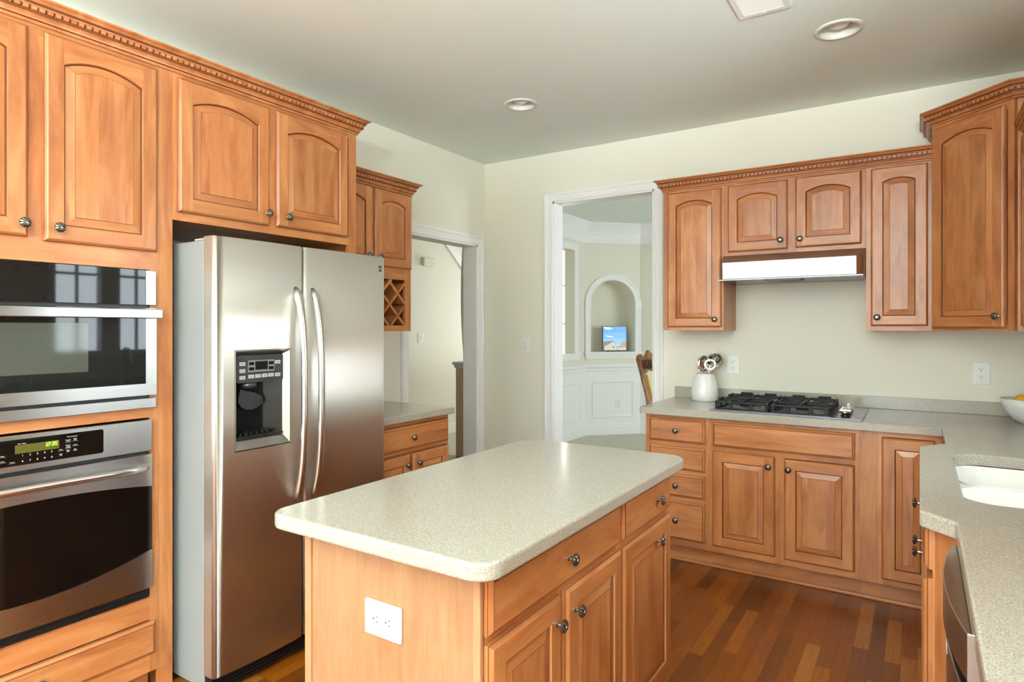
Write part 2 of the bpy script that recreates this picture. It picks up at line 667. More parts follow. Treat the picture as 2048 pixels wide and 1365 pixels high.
def knob_mesh():
    m = M()
    n = 40
    prof = [(0.0075, 0.0), (0.0075, 0.002), (0.005, 0.004), (0.0045, 0.013), (0.009, 0.0155), (0.0150, 0.0175), (0.0165, 0.0200),
            (0.0160, 0.0220), (0.0135, 0.0250), (0.0090, 0.0272), (0.0045, 0.0280), (0.0040, 0.0290), (0.0, 0.0294)]
    ls = []
    for i, (r, h) in enumerate(prof):
        l = []
        for k in range(n):
            a = 2 * PI * k / n
            g = (k % 4 == 0) and 7 <= i <= 10
            hh = h - (0.0016 if g else 0)
            l.append((max(r, 1e-5) * math.cos(a), -hh, max(r, 1e-5) * math.sin(a)))
        ls.append(l)
    for a in range(len(ls) - 1):
        for k in range(n):
            j = (k + 1) % n
            dark = a == 6 or (7 <= a <= 9 and (k % 4 == 0 or j % 4 == 0))
            m.add([ls[a][k], ls[a][j], ls[a + 1][j], ls[a + 1][k]], [(0, 1, 2, 3)], 1 if dark else 0, 0, True)
    me = m.build('knob_source', [PEWTER, PEWDK])
    d = me.data
    bpy.data.objects.remove(me)
    d.name = 'knob'
    return d


KNOB = knob_mesh()


def knob(parent, x, z, y=-0.020):
    return link('knob', KNOB, parent, (x, y, z))


def add_door(cab, x0, x1, z0, z1, arched, kx=None, kz=None, y=0.0, name='door'):
    d = door_mesh(x1 - x0, z1 - z0, arched).build(name, WOODS, cab, (x0, y, z0))
    if kx is not None:
        knob(d, kx - x0, kz - z0)
    return d


def add_drawer(cab, x0, x1, z0, z1, has=True, y=0.0, name='drawer', kx=None):
    d = drawer_mesh(x1 - x0, z1 - z0).build(name, WOODS, cab, (x0, y, z0))
    if has:
        knob(d, (kx if kx is not None else (x0 + x1) / 2) - x0, (z1 - z0) / 2)
    return d


CROWN = [(0.0, 0.0), (0.007, 0.0), (0.009, 0.004), (0.009, 0.009), (0.013, 0.012), (0.015, 0.018), (0.020, 0.025), (0.024, 0.027),
         (0.024, 0.031), (0.026, 0.032), (0.026, 0.044), (0.032, 0.046), (0.034, 0.050), (0.038, 0.057), (0.045, 0.064), (0.052, 0.067), (0.054, 0.069), (0.054, 0.074), (0.0, 0.074)]


def crown(name, path, z, parent=None, side=1, k=1.0, seg=None):
    m = M()
    prof = [(o * k, h * k) for o, h in CROWN]
    m.sweep(path, prof, lambda a, b, h: (a, b, z + h), [3 if i in (3, 7, 9, 12) else 1 for i in range(len(prof))], side=side, tone=0.1, seg=seg)
    for i in (range(seg[0], seg[1]) if seg else range(len(path) - 1)):
        a, b = Vector(path[i]), Vector(path[i + 1])
        d = (b - a).normalized()
        nn = Vector((-d.y, d.x)) * side
        L = (b - a).length
        cnt = int((L + 0.04) / 0.0225)
        for q in range(-1, cnt):
            t0 = q * 0.0225 + 0.004
            if t0 < -0.02 or t0 > L + 0.012:
                continue
            vs = []
            for h in (0.0325 * k, 0.0435 * k):
                for o in (0.024 * k, 0.0355 * k):
                    for tt in (t0, t0 + 0.0148):
                        p = a + d * tt + nn * o
                        vs.append((p.x, p.y, z + h))
            m.add(vs, [(0, 1, 3, 2), (4, 6, 7, 5), (0, 4, 5, 1), (2, 3, 7, 6), (0, 2, 6, 4), (1, 5, 7, 3)], 1, random.uniform(-.4, .4))
    o = m.build(name, WOODS, parent)
    return o


def frame_boxes(m, xs, zs_rails, z0, z1, w, t=0.019):
    """face frame: xs = list of stiles (x0,x1); zs_rails = list of (x0,x1,z0,z1)"""
    for a, b in xs:
        m.box(a, b, 0, t, z0, z1, 0)
    for a, b, c, d in zs_rails:
        m.box(a, b, 0.0005, t, c, d, 1)


def carcass(cab, w, d, z0, z1, stiles, rails, closed=True, panels=()):
    m = M()
    m.box(0.0005, w - 0.0005, 0.0195, d, z0, z1, 0)
    m.build('carcass', WOODS, cab)
    f = M()
    frame_boxes(f, stiles, rails, z0, z1, w)
    f.build('face_frame', WOODS, cab)


def base_skirt(cab, w, z=0.112, y=0.075):
    m = M()
    m.box(0, w, y, y + 0.018, 0.0, z, 1)
    m.build('toe_kick', WOODS, cab)


# ------------------------------------------------------------------ room shell
def wallbox(name, axis, c0, c1, a0, a1, holes, z1=2.743, mats=None, z0=0.0):
    """wall slab; axis 'x' = runs along x (c = y range) or 'y'; holes [(a0,a1,z0,z1)]"""
    m = M()

    def bx(p0, p1, q0, q1):
        if p1 - p0 < 1e-5 or q1 - q0 < 1e-5:
            return
        if axis == 'x':
            m.box(p0, p1, c0, c1, q0, q1, 0, 0)
        else:
            m.box(c0, c1, p0, p1, q0, q1, 0, 0)
    cur = a0
    for h in sorted(holes):
        bx(cur, h[0], z0, z1)
        bx(h[0], h[1], z0, h[2])
        bx(h[0], h[1], h[3], z1)
        cur = h[1]
    bx(cur, a1, z0, z1)
    return struct(m.build(name, mats or [WALL]))


LX, BY, RX, CZ = -3.02, 4.24, 0.725, 2.743
wallbox('wall_left', 'y', LX - 0.132, LX, -3.6, BY + 0.13, [(3.30, 4.136, 0.0, 2.062)])
wallbox('wall_back', 'x', BY, BY + 0.13, LX, 1.6, [(-2.37, -1.556, 0.0, 2.36)])
WY0, WY1, WZ0, WZ1 = 2.06, 2.90, 1.16, 2.16
wallbox('wall_right', 'y', RX, RX + 0.13, -0.50, BY, [(WY0, WY1, WZ0, WZ1)])
wallbox('wall_nook_return', 'x', -0.63, -0.50, RX, 3.73, [])
wallbox('wall_nook_right', 'y', 3.6, 3.73, -3.6, -0.63, [(-3.3, -0.8, 0.5, 2.4)])
wallbox('wall_rear', 'x', -3.73, -3.6, LX - 0.13, 3.73, [(-2.95, -1.55, 0.35, 2.5), (-1.35, 0.05, 0.05, 2.5)])
# hall and dining room beyond the two doorways
HX = -5.15
wallbox('wall_hall_left', 'y', HX - 0.13, HX, 1.5, 8.0, [])
wallbox('wall_hall_near', 'x', 1.37, 1.5, HX - 0.13, LX - 0.132, [])
wallbox('wall_hall_far', 'x', 8.0, 8.13, HX - 0.13, -3.05, [(-5.0, -3.95, 0.3, 2.6)])
DX = -3.604
wallbox('wall_dining_left', 'y', DX - 0.13, DX, 4.9205, 7.288, [(5.45, 6.99, 1.07, 2.36)])
DBY = 7.832
wallbox('wall_dining_back', 'x', DBY, DBY + 0.13, -3.06, 1.6, [])
wallbox('wall_dining_right', 'y', 1.6, 1.73, BY, DBY + 0.13, [(5.2, 7.0, 0.8, 2.4)])

m = M()
q0, q1 = (DX, 4.92), (-3.054, BY + 0.13)
m.prism([(DX, 4.92), (-3.054, 4.371), (-3.19, 4.371), (DX - 0.13, 4.92)], lambda a, b: (a, b, 0), lambda a, b: (a, b, CZ), 0, 0)
struct(m.build('wall_dining_near_corner', [WALL]))
# hall stair half wall with its cap and the white corner post above
m = M()
m.box(-4.20, -3.75, 5.36, 5.48, 0, 0.985, 0, 0)
HALFW = plain('tan_wall', lin(222, 202, 174), 0.75, spec=0.2)
struct(m.build('wall_stair_half', [HALFW]))
m = M()
m.box(-4.23, -3.74, 5.33, 5.51, 0.985, 1.02, 0, 0)
m.box(-4.215, -3.74, 5.345, 5.495, 0.955, 0.985, 0, 0)
struct(m.build('trim_13', [TRIM], bevel=0.006))
m = M()
pts = []
for i in range(13):
    t = i / 12
    pts.append((-4.165 + 0.055 * abs(2 * t - 0.9) ** 2.0, 1.02 + 1.60 * t))
m.loops([[(x, 5.40, z), (-3.80, 5.40, z), (-3.80, 5.44, z), (x, 5.44, z)] for x, z in pts], 0, 0, False, True, True)
struct(m.build('trim_14', [TRIM]))
m = M()
m.box(-4.20, -4.14, 5.49, 5.55, 1.02, 2.743, 0, 0)
struct(m.build('trim_15', [HALFW]))
# slanted stair skirt on the hall wall
m = M()
m.prism([(6.20, 2.58), (6.36, 2.58), (6.80, 2.22), (6.80, 2.09)], lambda a, b: (HX + 0.001, a, b), lambda a, b: (HX + 0.02, a, b), 0, 0)
struct(m.build('trim_16', [TRIM]))
m = M()
m.box(HX + 0.0005, HX + 0.016, 1.5, 8.0, 0, 0.13, 0, 0)
struct(m.build('baseboard_hall', [TRIM], bevel=0.005))

# floors
m = M()
m.add([(LX - 0.132, -3.73, 0), (3.73, -3.73, 0), (3.73, BY + 0.13, 0), (LX - 0.132, BY + 0.13, 0)], [(0, 1, 2, 3)])
m.add([(HX - 0.13, 1.37, 0), (LX - 0.132, 1.37, 0), (LX - 0.132, BY + 0.13, 0), (-3.6, 5.36, 0), (-4.3, 5.36, 0), (HX - 0.13, 5.36, 0)], [(0, 1, 2, 3, 4, 5)])
struct(m.build('floor', [FLOOR]))
m = M()
m.add([(HX - 0.13, 5.36, 0.0), (-4.20, 5.36, 0), (DX - 0.13, 5.48, 0), (DX - 0.13, 7.3, 0), (-3.0, 8.13, 0), (HX - 0.13, 8.13, 0)], [(0, 1, 2, 3, 4, 5)])
struct(m.build('floor_hall_carpet', [CARPET]))
m = M()
m.add([(DX - 0.13, BY + 0.13, 0.0), (1.73, BY + 0.13, 0), (1.73, 8.1, 0), (-3.0, 8.1, 0), (DX - 0.13, 7.3, 0)], [(0, 1, 2, 3, 4)])
struct(m.build('floor_dining_carpet', [CARPET]))

# ceiling with two round holes for the recessed lights
LIGHTS = [(-2.02, 3.215), (-0.30, 3.195)]
m = M()
S = 0.15
xs = [HX - 0.13, LIGHTS[0][0] - S, LIGHTS[0][0] + S, LIGHTS[1][0] - S, LIGHTS[1][0] + S, 3.73]
ys = [-3.73, 3.05, 3.36, 8.2]
for i in range(5):
    for j in range(3):
        if j == 1 and i in (1, 3):
            cx, cy = LIGHTS[0 if i == 1 else 1]
            N = 32
            inner = [(cx + 0.085 * math.cos(2 * PI * k / N + PI / 4), cy + 0.085 * math.sin(2 * PI * k / N + PI / 4)) for k in range(N)]
            cor = [(xs[i + 1], ys[2]), (xs[i], ys[2]), (xs[i], ys[1]), (xs[i + 1], ys[1])]
            outer = []
            for k in range(N):
                q, r = divmod(k, 8)
                p0, p1 = cor[q], cor[(q + 1) % 4]
                outer.append((p0[0] + (p1[0] - p0[0]) * r / 8, p0[1] + (p1[1] - p0[1]) * r / 8))
            m.loops([[(a, b, CZ) for a, b in outer], [(a, b, CZ) for a, b in inner]], 0, 0)
        else:
            m.add([(xs[i], ys[j], CZ), (xs[i + 1], ys[j], CZ), (xs[i + 1], ys[j + 1], CZ), (xs[i], ys[j + 1], CZ)], [(0, 1, 2, 3)], 0, 0)
struct(m.build('ceiling', [CEIL]))
m = M()
m.box(HX - 0.2, 3.8, -3.8, 8.3, CZ + 0.2, CZ + 0.3, 0, 0)
struct(m.build('ceiling_upper_slab', [CEIL]))

# door casings
CAS = [(0.0, 0.0), (0.0, 0.010), (0.006, 0.013), (0.012, 0.013), (0.016, 0.010), (0.046, 0.014), (0.052, 0.019), (0.058, 0.021), (0.066, 0.021), (0.070, 0.017), (0.070, 0.0)]


def casing(name, path, fmap, side=1, k=1.0):
    m = M()
    m.sweep(path, [(o * k, h) for o, h in CAS], fmap, 0, side=side, tone=0)
    return struct(m.build(name, [TRIM]))


casing('trim_1', [(3.30, 0), (3.30, 2.062), (4.136, 2.062), (4.136, 0)], lambda a, b, h: (LX + h, a, b), 1, 0.072 / 0.07)
casing('trim_2', [(-2.37, 0), (-2.37, 2.36), (-1.556, 2.36), (-1.556, 0)], lambda a, b, h: (a, BY - h, b), 1)
# jamb linings
m = M()
t = 0.012
m.box(LX - 0.134, LX + 0.002, 4.136 - t, 4.137, 0, 2.062, 0, 0)
m.box(LX - 0.134, LX + 0.002, 3.299, 3.30 + t, 0, 2.062, 0, 0)
m.box(LX - 0.134, LX + 0.002, 3.30, 4.136, 2.062 - t, 2.063, 0, 0)
struct(m.build('door_1', [TRIM]))
m = M()
m.box(-2.371, -2.37 + t, BY - 0.002, BY + 0.134, 0, 2.36, 0, 0)
m.box(-1.556 - t, -1.555, BY - 0.002, BY + 0.134, 0, 2.36, 0, 0)
m.box(-2.37, -1.556, BY - 0.002, BY + 0.134, 2.36 - t, 2.361, 0, 0)
struct(m.build('door_2', [TRIM]))

# 45 degree dining wall with an arched niche; local frame: s along the wall, d into it
A0 = Vector((DX, 7.288))
SQ = 2 ** -0.5
SL = 0.766


def W45(s, d, z):
    return (A0.x + s * SQ - d * SQ, A0.y + s * SQ + d * SQ, z)


NC, NR, NZ, NB = 0.383, 0.306, 1.705, 1.075
m = M()
ar = [(NC + NR, NB)] + arc(NC, NZ, NR, 0, PI, 24) + [(NC - NR, NB)]
top = [(SL, NB)] + [(SL, NZ)] + [(SL * (1 - i / 22.0), CZ) for i in range(23)] + [(0.0, NZ), (0.0, NB)]
top = top[:len(ar)]
top = [(SL, NB), (SL, NZ)] + [(SL * (1 - i / 22.0), CZ) for i in range(23)] + [(0.0, NZ), (0.0, NB)]
assert len(top) == len(ar), (len(top), len(ar))
n = len(ar)
m.add([W45(a, 0, b) for a, b in ar] + [W45(a, 0, b) for a, b in top], [(i, i + 1, n + i + 1, n + i) for i in range(n - 1)], 0, 0)
m.add([W45(0, 0, 0), W45(SL, 0, 0), W45(SL, 0, NB), W45(0, 0, NB)], [(0, 1, 2, 3)], 0, 0)
ND = 0.30
m.add([W45(a, 0, b) for a, b in ar] + [W45(a, ND, b) for a, b in ar], [(i, i + 1, n + i + 1, n + i) for i in range(n - 1)], 0, 0)
m.add([W45(a, ND, b) for a, b in ar], [tuple(range(n))], 0, 0)
m.add([W45(NC - NR, 0, NB), W45(NC + NR, 0, NB), W45(NC + NR, ND, NB), W45(NC - NR, ND, NB)], [(0, 1, 2, 3)], 0, 0)
struct(m.build('wall_dining_corner', [WALL]))
ARC = [(0.0, 0.0), (0.0, 0.016), (0.010, 0.020), (0.022, 0.014), (0.040, 0.016), (0.058, 0.026), (0.074, 0.026), (0.076, 0.0)]
m = M()
m.sweep(ar[::-1], ARC, lambda a, b, h: W45(a, -h, b), 0, side=1, tone=0)
for s0 in (NC - NR - 0.080, NC + NR - 0.004):
    vs = [W45(s, d, z) for z in (NZ - 0.06, NZ + 0.035) for s, d in ((s0, 0), (s0 + 0.084, 0), (s0 + 0.084, -0.034), (s0, -0.034))]
    m.add(vs, [(0, 3, 2, 1), (4, 5, 6, 7), (0, 1, 5, 4), (1, 2, 6, 5), (2, 3, 7, 6), (3, 0, 4, 7)], 0, 0)
struct(m.build('trim_3', [TRIM]))


def bar45(m, s0, s1, d0, d1, z0, z1):
    vs = [W45(s, d, z) for z in (z0, z1) for s, d in ((s0, d0), (s1, d0), (s1, d1), (s0, d1))]
    m.add(vs, [(0, 3, 2, 1), (4, 5, 6, 7), (0, 1, 5, 4), (1, 2, 6, 5), (2, 3, 7, 6), (3, 0, 4, 7)], 0, 0)


m = M()
bar45(m, -0.01, 0.776, 0.0, -0.055, 1.050, 1.076)
bar45(m, 0.0, 0.766, 0.0, -0.035, 1.015, 1.050)
bar45(m, 0.01, 0.756, 0.0, -0.022, 0.985, 1.015)
struct(m.build('trim_4', [TRIM], bevel=0.004))
# dining crown, chair rail, base and wainscot along left wall, corner wall, back wall
DP = [(-3.06, BY + 0.14), (DX, 4.92), (DX, 7.288), (DX + SL * SQ, 7.288 + SL * SQ), (1.6, DBY)]
DCROWN = [(0, 2.485), (0.012, 2.485), (0.016, 2.51), (0.014, 2.53), (0.016, 2.57), (0.024, 2.60), (0.03, 2.605), (0.03, 2.625), (0.06, 2.66), (0.09, 2.70), (0.10, 2.715), (0.112, 2.72), (0.112, 2.7425), (0, 2.7425)]
m = M()
m.sweep(DP, DCROWN, lambda a, b, h: (a, b, h), 0, side=-1, tone=0)
struct(m.build('trim_5', [TRIM]))
m = M()
m.sweep(DP, [(0, 0.80), (0.010, 0.80), (0.012, 0.825), (0.020, 0.835), (0.020, 0.86), (0.032, 0.875), (0.040, 0.89), (0.040, 0.915), (0, 0.915)], lambda a, b, h: (a, b, h), 0, side=-1, tone=0)
struct(m.build('trim_6', [TRIM]))
m = M()
m.sweep(DP, [(0, 0.0), (0.018, 0.0), (0.018, 0.10), (0.012, 0.115), (0.012, 0.135), (0.004, 0.145), (0, 0.145)], lambda a, b, h: (a, b, h), 0, side=-1, tone=0)
struct(m.build('baseboard_dining', [TRIM]))
m = M()
m.sweep(DP, [(0, 0.145), (0.0035, 0.145), (0.0035, 0.80), (0, 0.80)], lambda a, b, h: (a, b, h), 0, side=-1, tone=0)
struct(m.build('wall_dining_wainscot', [TRIM]))
PM = [(0, 0.003), (0, 0.013), (0.006, 0.017), (0.012, 0.011), (0.020, 0.009), (0.022, 0.003)]
m = M()
m.sweep([(0.098, 0.225), (0.665, 0.225), (0.665, 0.690), (0.098, 0.690)], PM, lambda a, b, h: W45(a, -h, b), 0, closed=True, side=1, tone=0)
m.sweep([(6.15, 0.225), (7.15, 0.225), (7.15, 0.690), (6.15, 0.690)], PM, lambda a, b, h: (DX + h, a, b), 0, closed=True, side=1, tone=0)
m.sweep([(-2.95, 0.225), (-1.9, 0.225), (-1.9, 0.690), (-2.95, 0.690)], PM, lambda a, b, h: (a, DBY - h, b), 0, closed=True, side=1, tone=0)
struct(m.build('trim_7', [TRIM]))
casing('trim_8', [(5.45, 1.07), (5.45, 2.36), (6.99, 2.36), (6.99, 1.07)], lambda a, b, h: (DX + h, a, b), 1, 0.085 / 0.07)
m = M()
m.box(DX - 0.14, DX + 0.05, 5.36, 7.10, 1.045, 1.072, 0, 0)
m.box(DX, DX + 0.03, 5.37, 7.09, 0.985, 1.045, 0, 0)
struct(m.build('trim_9', [TRIM], bevel=0.004))


# windows
def window(n, axis, c, a0, a1, z0, z1, cols, rows, mid=None, d0=0.0, d1=0.13):
    """c = interior plane, wall goes +d"""
    root = bpy.data.objects.new('window_%d' % n, None)
    C.objects.link(root)
    root['kind'] = 'structure'

    def bx(m, p0, p1, e0, e1, q0, q1):
        e0, e1 = sorted((c + e0, c + e1))
        if axis == 'x':
            m.box(p0, p1, e0, e1, q0, q1, 0, 0)
        else:
            m.box(e0, e1, p0, p1, q0, q1, 0, 0)
    sg = 1 if d1 > 0 else -1
    f = M()
    w = 0.045
    bx(f, a0, a0 + w, 0.03 * sg, 0.09 * sg, z0, z1)
    bx(f, a1 - w, a1, 0.03 * sg, 0.09 * sg, z0, z1)
    bx(f, a0, a1, 0.03 * sg, 0.09 * sg, z0, z0 + w)
    bx(f, a0, a1, 0.03 * sg, 0.09 * sg, z1 - w, z1)
    spans = [(a0 + w, a1 - w)]
    if mid:
        h = mid / 2
        cc = (a0 + a1) / 2
        bx(f, cc - h, cc + h, 0.0, 0.09 * sg, z0, z1)
        spans = [(a0 + w, cc - h), (cc + h, a1 - w)]
    f.build('window_frame', [TRIM], root)
    g = M()
    for s0, s1 in spans:
        for i in range(1, cols):
            x = s0 + (s1 - s0) * i / cols
            bx(g, x - 0.010, x + 0.010, 0.05 * sg, 0.07 * sg, z0 + w, z1 - w)
        for j in range(1, rows):
            z = z0 + w + (z1 - z0 - 2 * w) * j / rows
            bx(g, s0, s1, 0.0505 * sg, 0.0695 * sg, z - 0.010, z + 0.010)
    g.build('muntin', [TRIM], root)
    p = M()
    for s0, s1 in spans:
        bx(p, s0, s1, 0.059 * sg, 0.061 * sg, z0 + w, z1 - w)
    p.build('window_pane', [GLASS], root)
    tr = M()
    ww = 0.08
    bx(tr, a0 - ww, a0, -0.018 * sg, 0, z0 - 0.02, z1 + ww)
    bx(tr, a1, a1 + ww, -0.018 * sg, 0, z0 - 0.02, z1 + ww)
    bx(tr, a0, a1, -0.018 * sg, 0, z1, z1 + ww)
    bx(tr, a0 - ww - 0.02, a1 + ww + 0.02, -0.05 * sg, 0.03 * sg, z0 - 0.025, z0)
    bx(tr, a0 - ww, a1 + ww, -0.016 * sg, 0, z0 - 0.09, z0 - 0.025)
    tr.build('window_casing', [TRIM], root)
    return root


window(1, 'y', RX, WY0, WY1, WZ0, WZ1, 2, 3, mid=0.14)
window(2, 'x', -3.6, -2.95, -1.55, 0.35, 2.5, 2, 4, mid=0.10, d1=-0.13)
window(3, 'x', -3.6, -1.35, 0.05, 0.05, 2.5, 2, 5, mid=0.10, d1=-0.13)
window(4, 'y', 3.6, -3.3, -0.8, 0.5, 2.4, 2, 3, mid=0.10)
window(5, 'y', 1.6, 5.2, 7.0, 0.8, 2.4, 2, 3, mid=0.10)  # unseen opening added for the dining room light
window(6, 'x', 8.0, -5.0, -3.95, 0.3, 2.6, 2, 4)  # unseen, added so the hall lamp has an opening

# ------------------------------------------------------------------ left run: oven cabinet, fridge, cabinet over it, wine cabinet
R90 = PI / 2
FX = -2.395
OY = 0.466
cab = thing('oven_cabinet', 'tall maple oven cabinet holding the microwave and wall oven left of the fridge', 'cabinet', (FX, OY, 0), R90)
w = 1.303 - OY
m = M()
m.box(0.0, 0.019, 0.0195, 0.62, 0.105, 2.40, 0)
m.box(w - 0.0195, w, 0.0195, 0.62, 0.0, 2.40, 0)
m.box(0.019, w - 0.0195, 0.0195, 0.62, 1.605, 2.40, 0)
m.box(0.019, w - 0.0195, 0.0195, 0.62, 0.105, 0.37, 0)
m.box(0.019, w - 0.0195, 0.56, 0.62, 0.37, 1.605, 0)
m.box(0.019, w - 0.0195, 0.0195, 0.62, 1.058, 1.080, 0)
m.build('carcass', WOODS, cab)
f = M()
frame_boxes(f, [(0, 0.012), (w - 0.085, w - 0.052), (w - 0.0515, w)], [(0.012, w - 0.085, 1.60, 1.68), (0.012, w - 0.085, 2.335, 2.40), (0.012, w - 0.085, 1.052, 1.088), (0.012, w - 0.085, 0.30, 0.388), (0.012, w - 0.085, 0.105, 0.17)], 0.105, 2.40, w)
f.box(0.355, 0.425, 0, 0.019, 1.68, 2.335, 0)
f.box(0.012, 0.03, 0.0005, 0.019, 1.68, 2.335, 0)
f.box(w - 0.0515, w, 0, 0.019, 0.0, 0.105, 0)
f.build('face_frame', WOODS, cab)
base_skirt(cab, w - 0.053)
add_door(cab, 0.020, 0.835 - OY, 1.676, 2.350, True, 0.819 - OY, 1.717)
add_door(cab, 0.879 - OY, 1.240 - OY, 1.668, 2.350, True, 0.914 - OY, 1.714)
add_drawer(cab, 0.020, 1.234 - OY, 0.174, 0.296, True)

# microwave (built in) --------------------------------------------------
MW0, MW1 = 0.476 - OY, 1.231 - OY
mw = thing('microwave_oven', 'built-in stainless microwave with a dark glass door and flat bar handle above the wall oven', 'microwave', (FX, OY, 1.09), R90)
b = M()
b.box(MW0 + 0.02, MW1 - 0.02, -0.0005, 0.50, 0.0, 0.50, 0, 0)
b.build('body', [BLACKP], mw)
b = M()
b.box(MW0, MW1, -0.022, -0.001, 0.0, 0.036, 0, 0)
b.build('lower_trim', [STEEL], mw, bevel=0.002)
b = M()
b.box(MW0, MW1 - 0.0385, -0.022, -0.001, 0.378, 0.506, 0, 0)
cp = b.build('control_panel', [MWG], mw, bevel=0.001)
b = M()
b.box(MW1 - 0.038, MW1, -0.022, -0.001, 0.378, 0.506, 0, 0)
b.build('panel_end', [STEEL], mw, bevel=0.002)
d0 = M()
z0, z1 = 0.048, 0.366
gx0, gx1, gz0, gz1 = MW0 + 0.038, MW1 - 0.038, 0.090, 0.3655
y0, y1 = -0.024, -0.001
d0.box(MW0, gx0, y0, y1, z0, z1, 0, 0)
d0.box(gx1, MW1, y0, y1, z0, z1, 0, 0)
d0.box(gx0, gx1, y0, y1, z0, gz0, 0, 0)
md = d0.build('door', [STEEL], mw)
g = M()
g.box(gx0, gx1, -0.0235, -0.002, gz0, gz1, 0, 0)
g.build('door_glass', [MWG], md)
g = M()
g.box(gx0 + 0.10, gx1 - 0.19, -0.0238, -0.0236, gz0 + 0.055, gz1 - 0.055, 0, 0)
g.build('door_window', [MWIN], md)
h = M()
h.box(MW0 - 0.004, MW1 + 0.006, -0.058, -0.046, 0.329, 0.363, 0, 0)
for xx in (MW0 + 0.03, 0.30, 0.52, MW1 - 0.03):
    h.box(xx - 0.012, xx + 0.012, -0.046, -0.0245, 0.337, 0.355, 0, 0)
h.build('handle', [STEEL], md, bevel=0.003)

# wall oven ------------------------------------------------------------
ov = thing('wall_oven', 'stainless wall oven with bowed handle and black glass below the microwave', 'oven', (FX, OY, 0.39), R90)
OV0, OV1 = 0.476 - OY, 1.217 - OY
b = M()
b.box(OV0 + 0.015, OV1 - 0.012, -0.0005, 0.52, 0.0, 0.652, 0, 0)
b.build('body', [BLACKP], ov)
b = M()
b.box(OV0 + 0.01, OV1 - 0.008, -0.012, -0.001, 0.0, 0.032, 0, 0)
for k in range(3):
    b.box(OV0 + 0.02, OV1 - 0.02, -0.016, -0.012, 0.004 + k * 0.010, 0.009 + k * 0.010, 0, 0)
b.build('vent', [BLACKP], ov)
cpn = M()
KX0, KX1, KZ0, KZ1 = 0.585 - OY, 1.051 - OY, 0.561, 0.643
cpn.box(OV0, OV1, -0.021, -0.001, 0.541, 0.656, 0, 0)
cpo = cpn.build('control_panel', [STEEL], ov, bevel=0.003)
k = M()
k.prism(rrect(KX0, KX1, KZ0, KZ1, 0.007), lambda a, b: (a, -0.0206, b), lambda a, b: (a, -0.0232, b), 0, 0)
kp = k.build('keypad', [BLACKG], ov)
OFF = OY


def kt(s, X, z, size, mat=INK, al='CENTER'):
    return text('key_print', s, size, mat, kp, (X - OFF, -0.0233, z - 0.39), align=al)


k = M()
k.box(0.797 - OFF, 0.917 - OFF, -0.0238, -0.0231, 0.988 - 0.39, 1.015 - 0.39, 0, 0)
lc = k.build('clock_display', [LCD], kp)
SEG = {'1': 'bc', '2': 'abged', '3': 'abgcd', '5': 'afgcd'}
dg = M()
X = 0.874 - OFF
for ch in '12:35':
    z = 1.0 - 0.39
    H, Wd = 0.0125, 0.0068
    sk = lambda px, pz: (X + px + 0.16 * (pz - z), pz)
    if ch == ':':
        for dz in (0.0035, 0.0085):
            a, bz = sk(0.0, z + dz)
            dg.box(a, a + 0.0012, -0.0242, -0.0239, bz, bz + 0.0012, 0, 0)
        X += 0.0035
        continue
    for sname in SEG[ch]:
        t = 0.0014
        x0, x1, q0, q1 = {'a': (0, Wd, H - t, H), 'd': (0, Wd, 0, t), 'g': (0, Wd, H / 2 - t / 2, H / 2 + t / 2), 'b': (Wd - t, Wd, H / 2, H), 'c': (Wd - t, Wd, 0, H / 2), 'f': (0, t, H / 2, H), 'e': (0, t, 0, H / 2)}[sname]
        pts = [sk(x0, z + q0), sk(x1, z + q0), sk(x1, z + q1), sk(x0, z + q1)]
        dg.add([(p[0], -0.0242, p[1]) for p in pts], [(0, 1, 2, 3)], 0, 0)
    X += 0.0088
dg.build('clock_digits', [LEDG], kp)
for i, ch in enumerate('12345'):
    kt(ch, 0.817 + i * 0.0198, 0.978, 0.0085)
for i, ch in enumerate('67890'):
    kt(ch, 0.817 + i * 0.0198, 0.960, 0.0085)
kt('Time Controls', 0.955, 1.020, 0.0052)
for s, x, z in (('Cooking', 0.943, 1.010), ('Time', 0.943, 1.006), ('Delay', 0.964, 1.0115), ('Start', 0.964, 1.0075), ('Kitchen', 0.943, 0.993), ('Timer', 0.943, 0.989), ('On/Off', 0.943, 0.985),
                ('Probe', 0.964, 0.991), ('Oven', 0.943, 0.976), ('Light', 0.943, 0.972), ('Set', 0.964, 0.977), ('Clock', 0.964, 0.973), ('Start', 0.922, 0.981), ('Clear', 0.922, 0.966), ('Off', 0.922, 0.962),
                ('Oven Temp', 0.815, 1.017), ('Power', 0.790, 0.962), ('Bake', 0.765, 0.985), ('Broil', 0.765, 0.968)):
    kt(s, x, z, 0.0046)
k = M()
for x, z in ((0.943, 1.0035), (0.964, 1.005), (0.943, 0.983), (0.964, 0.9885), (0.922, 0.9785), (0.790, 0.9595), (0.765, 0.9825), (0.765, 0.9655)):
    k = M()
    k.box(x - 0.009 - OFF, x + 0.009 - OFF, -0.0236, -0.0231, z - 0.39, z - 0.3896, 0, 0)
    k.build('key_rule', [INK], kp)
# oven door: bowed steel rails around a lens shaped glass
od = M()
NX = 24
rows = []
zb, zt = 0.037, 0.530


def gl_top(x):
    u = (x - OV0) / (OV1 - OV0) * 2 - 1
    return 0.410 + 0.030 * (1 - u * u)


def gl_bot(x):
    u = (x - OV0) / (OV1 - OV0) * 2 - 1
    return 0.178 - 0.058 * (1 - u * u)


def bow(x, a=0.010):
    u = (x - OV0) / (OV1 - OV0) * 2 - 1
    return -0.022 - a * (1 - u * u)


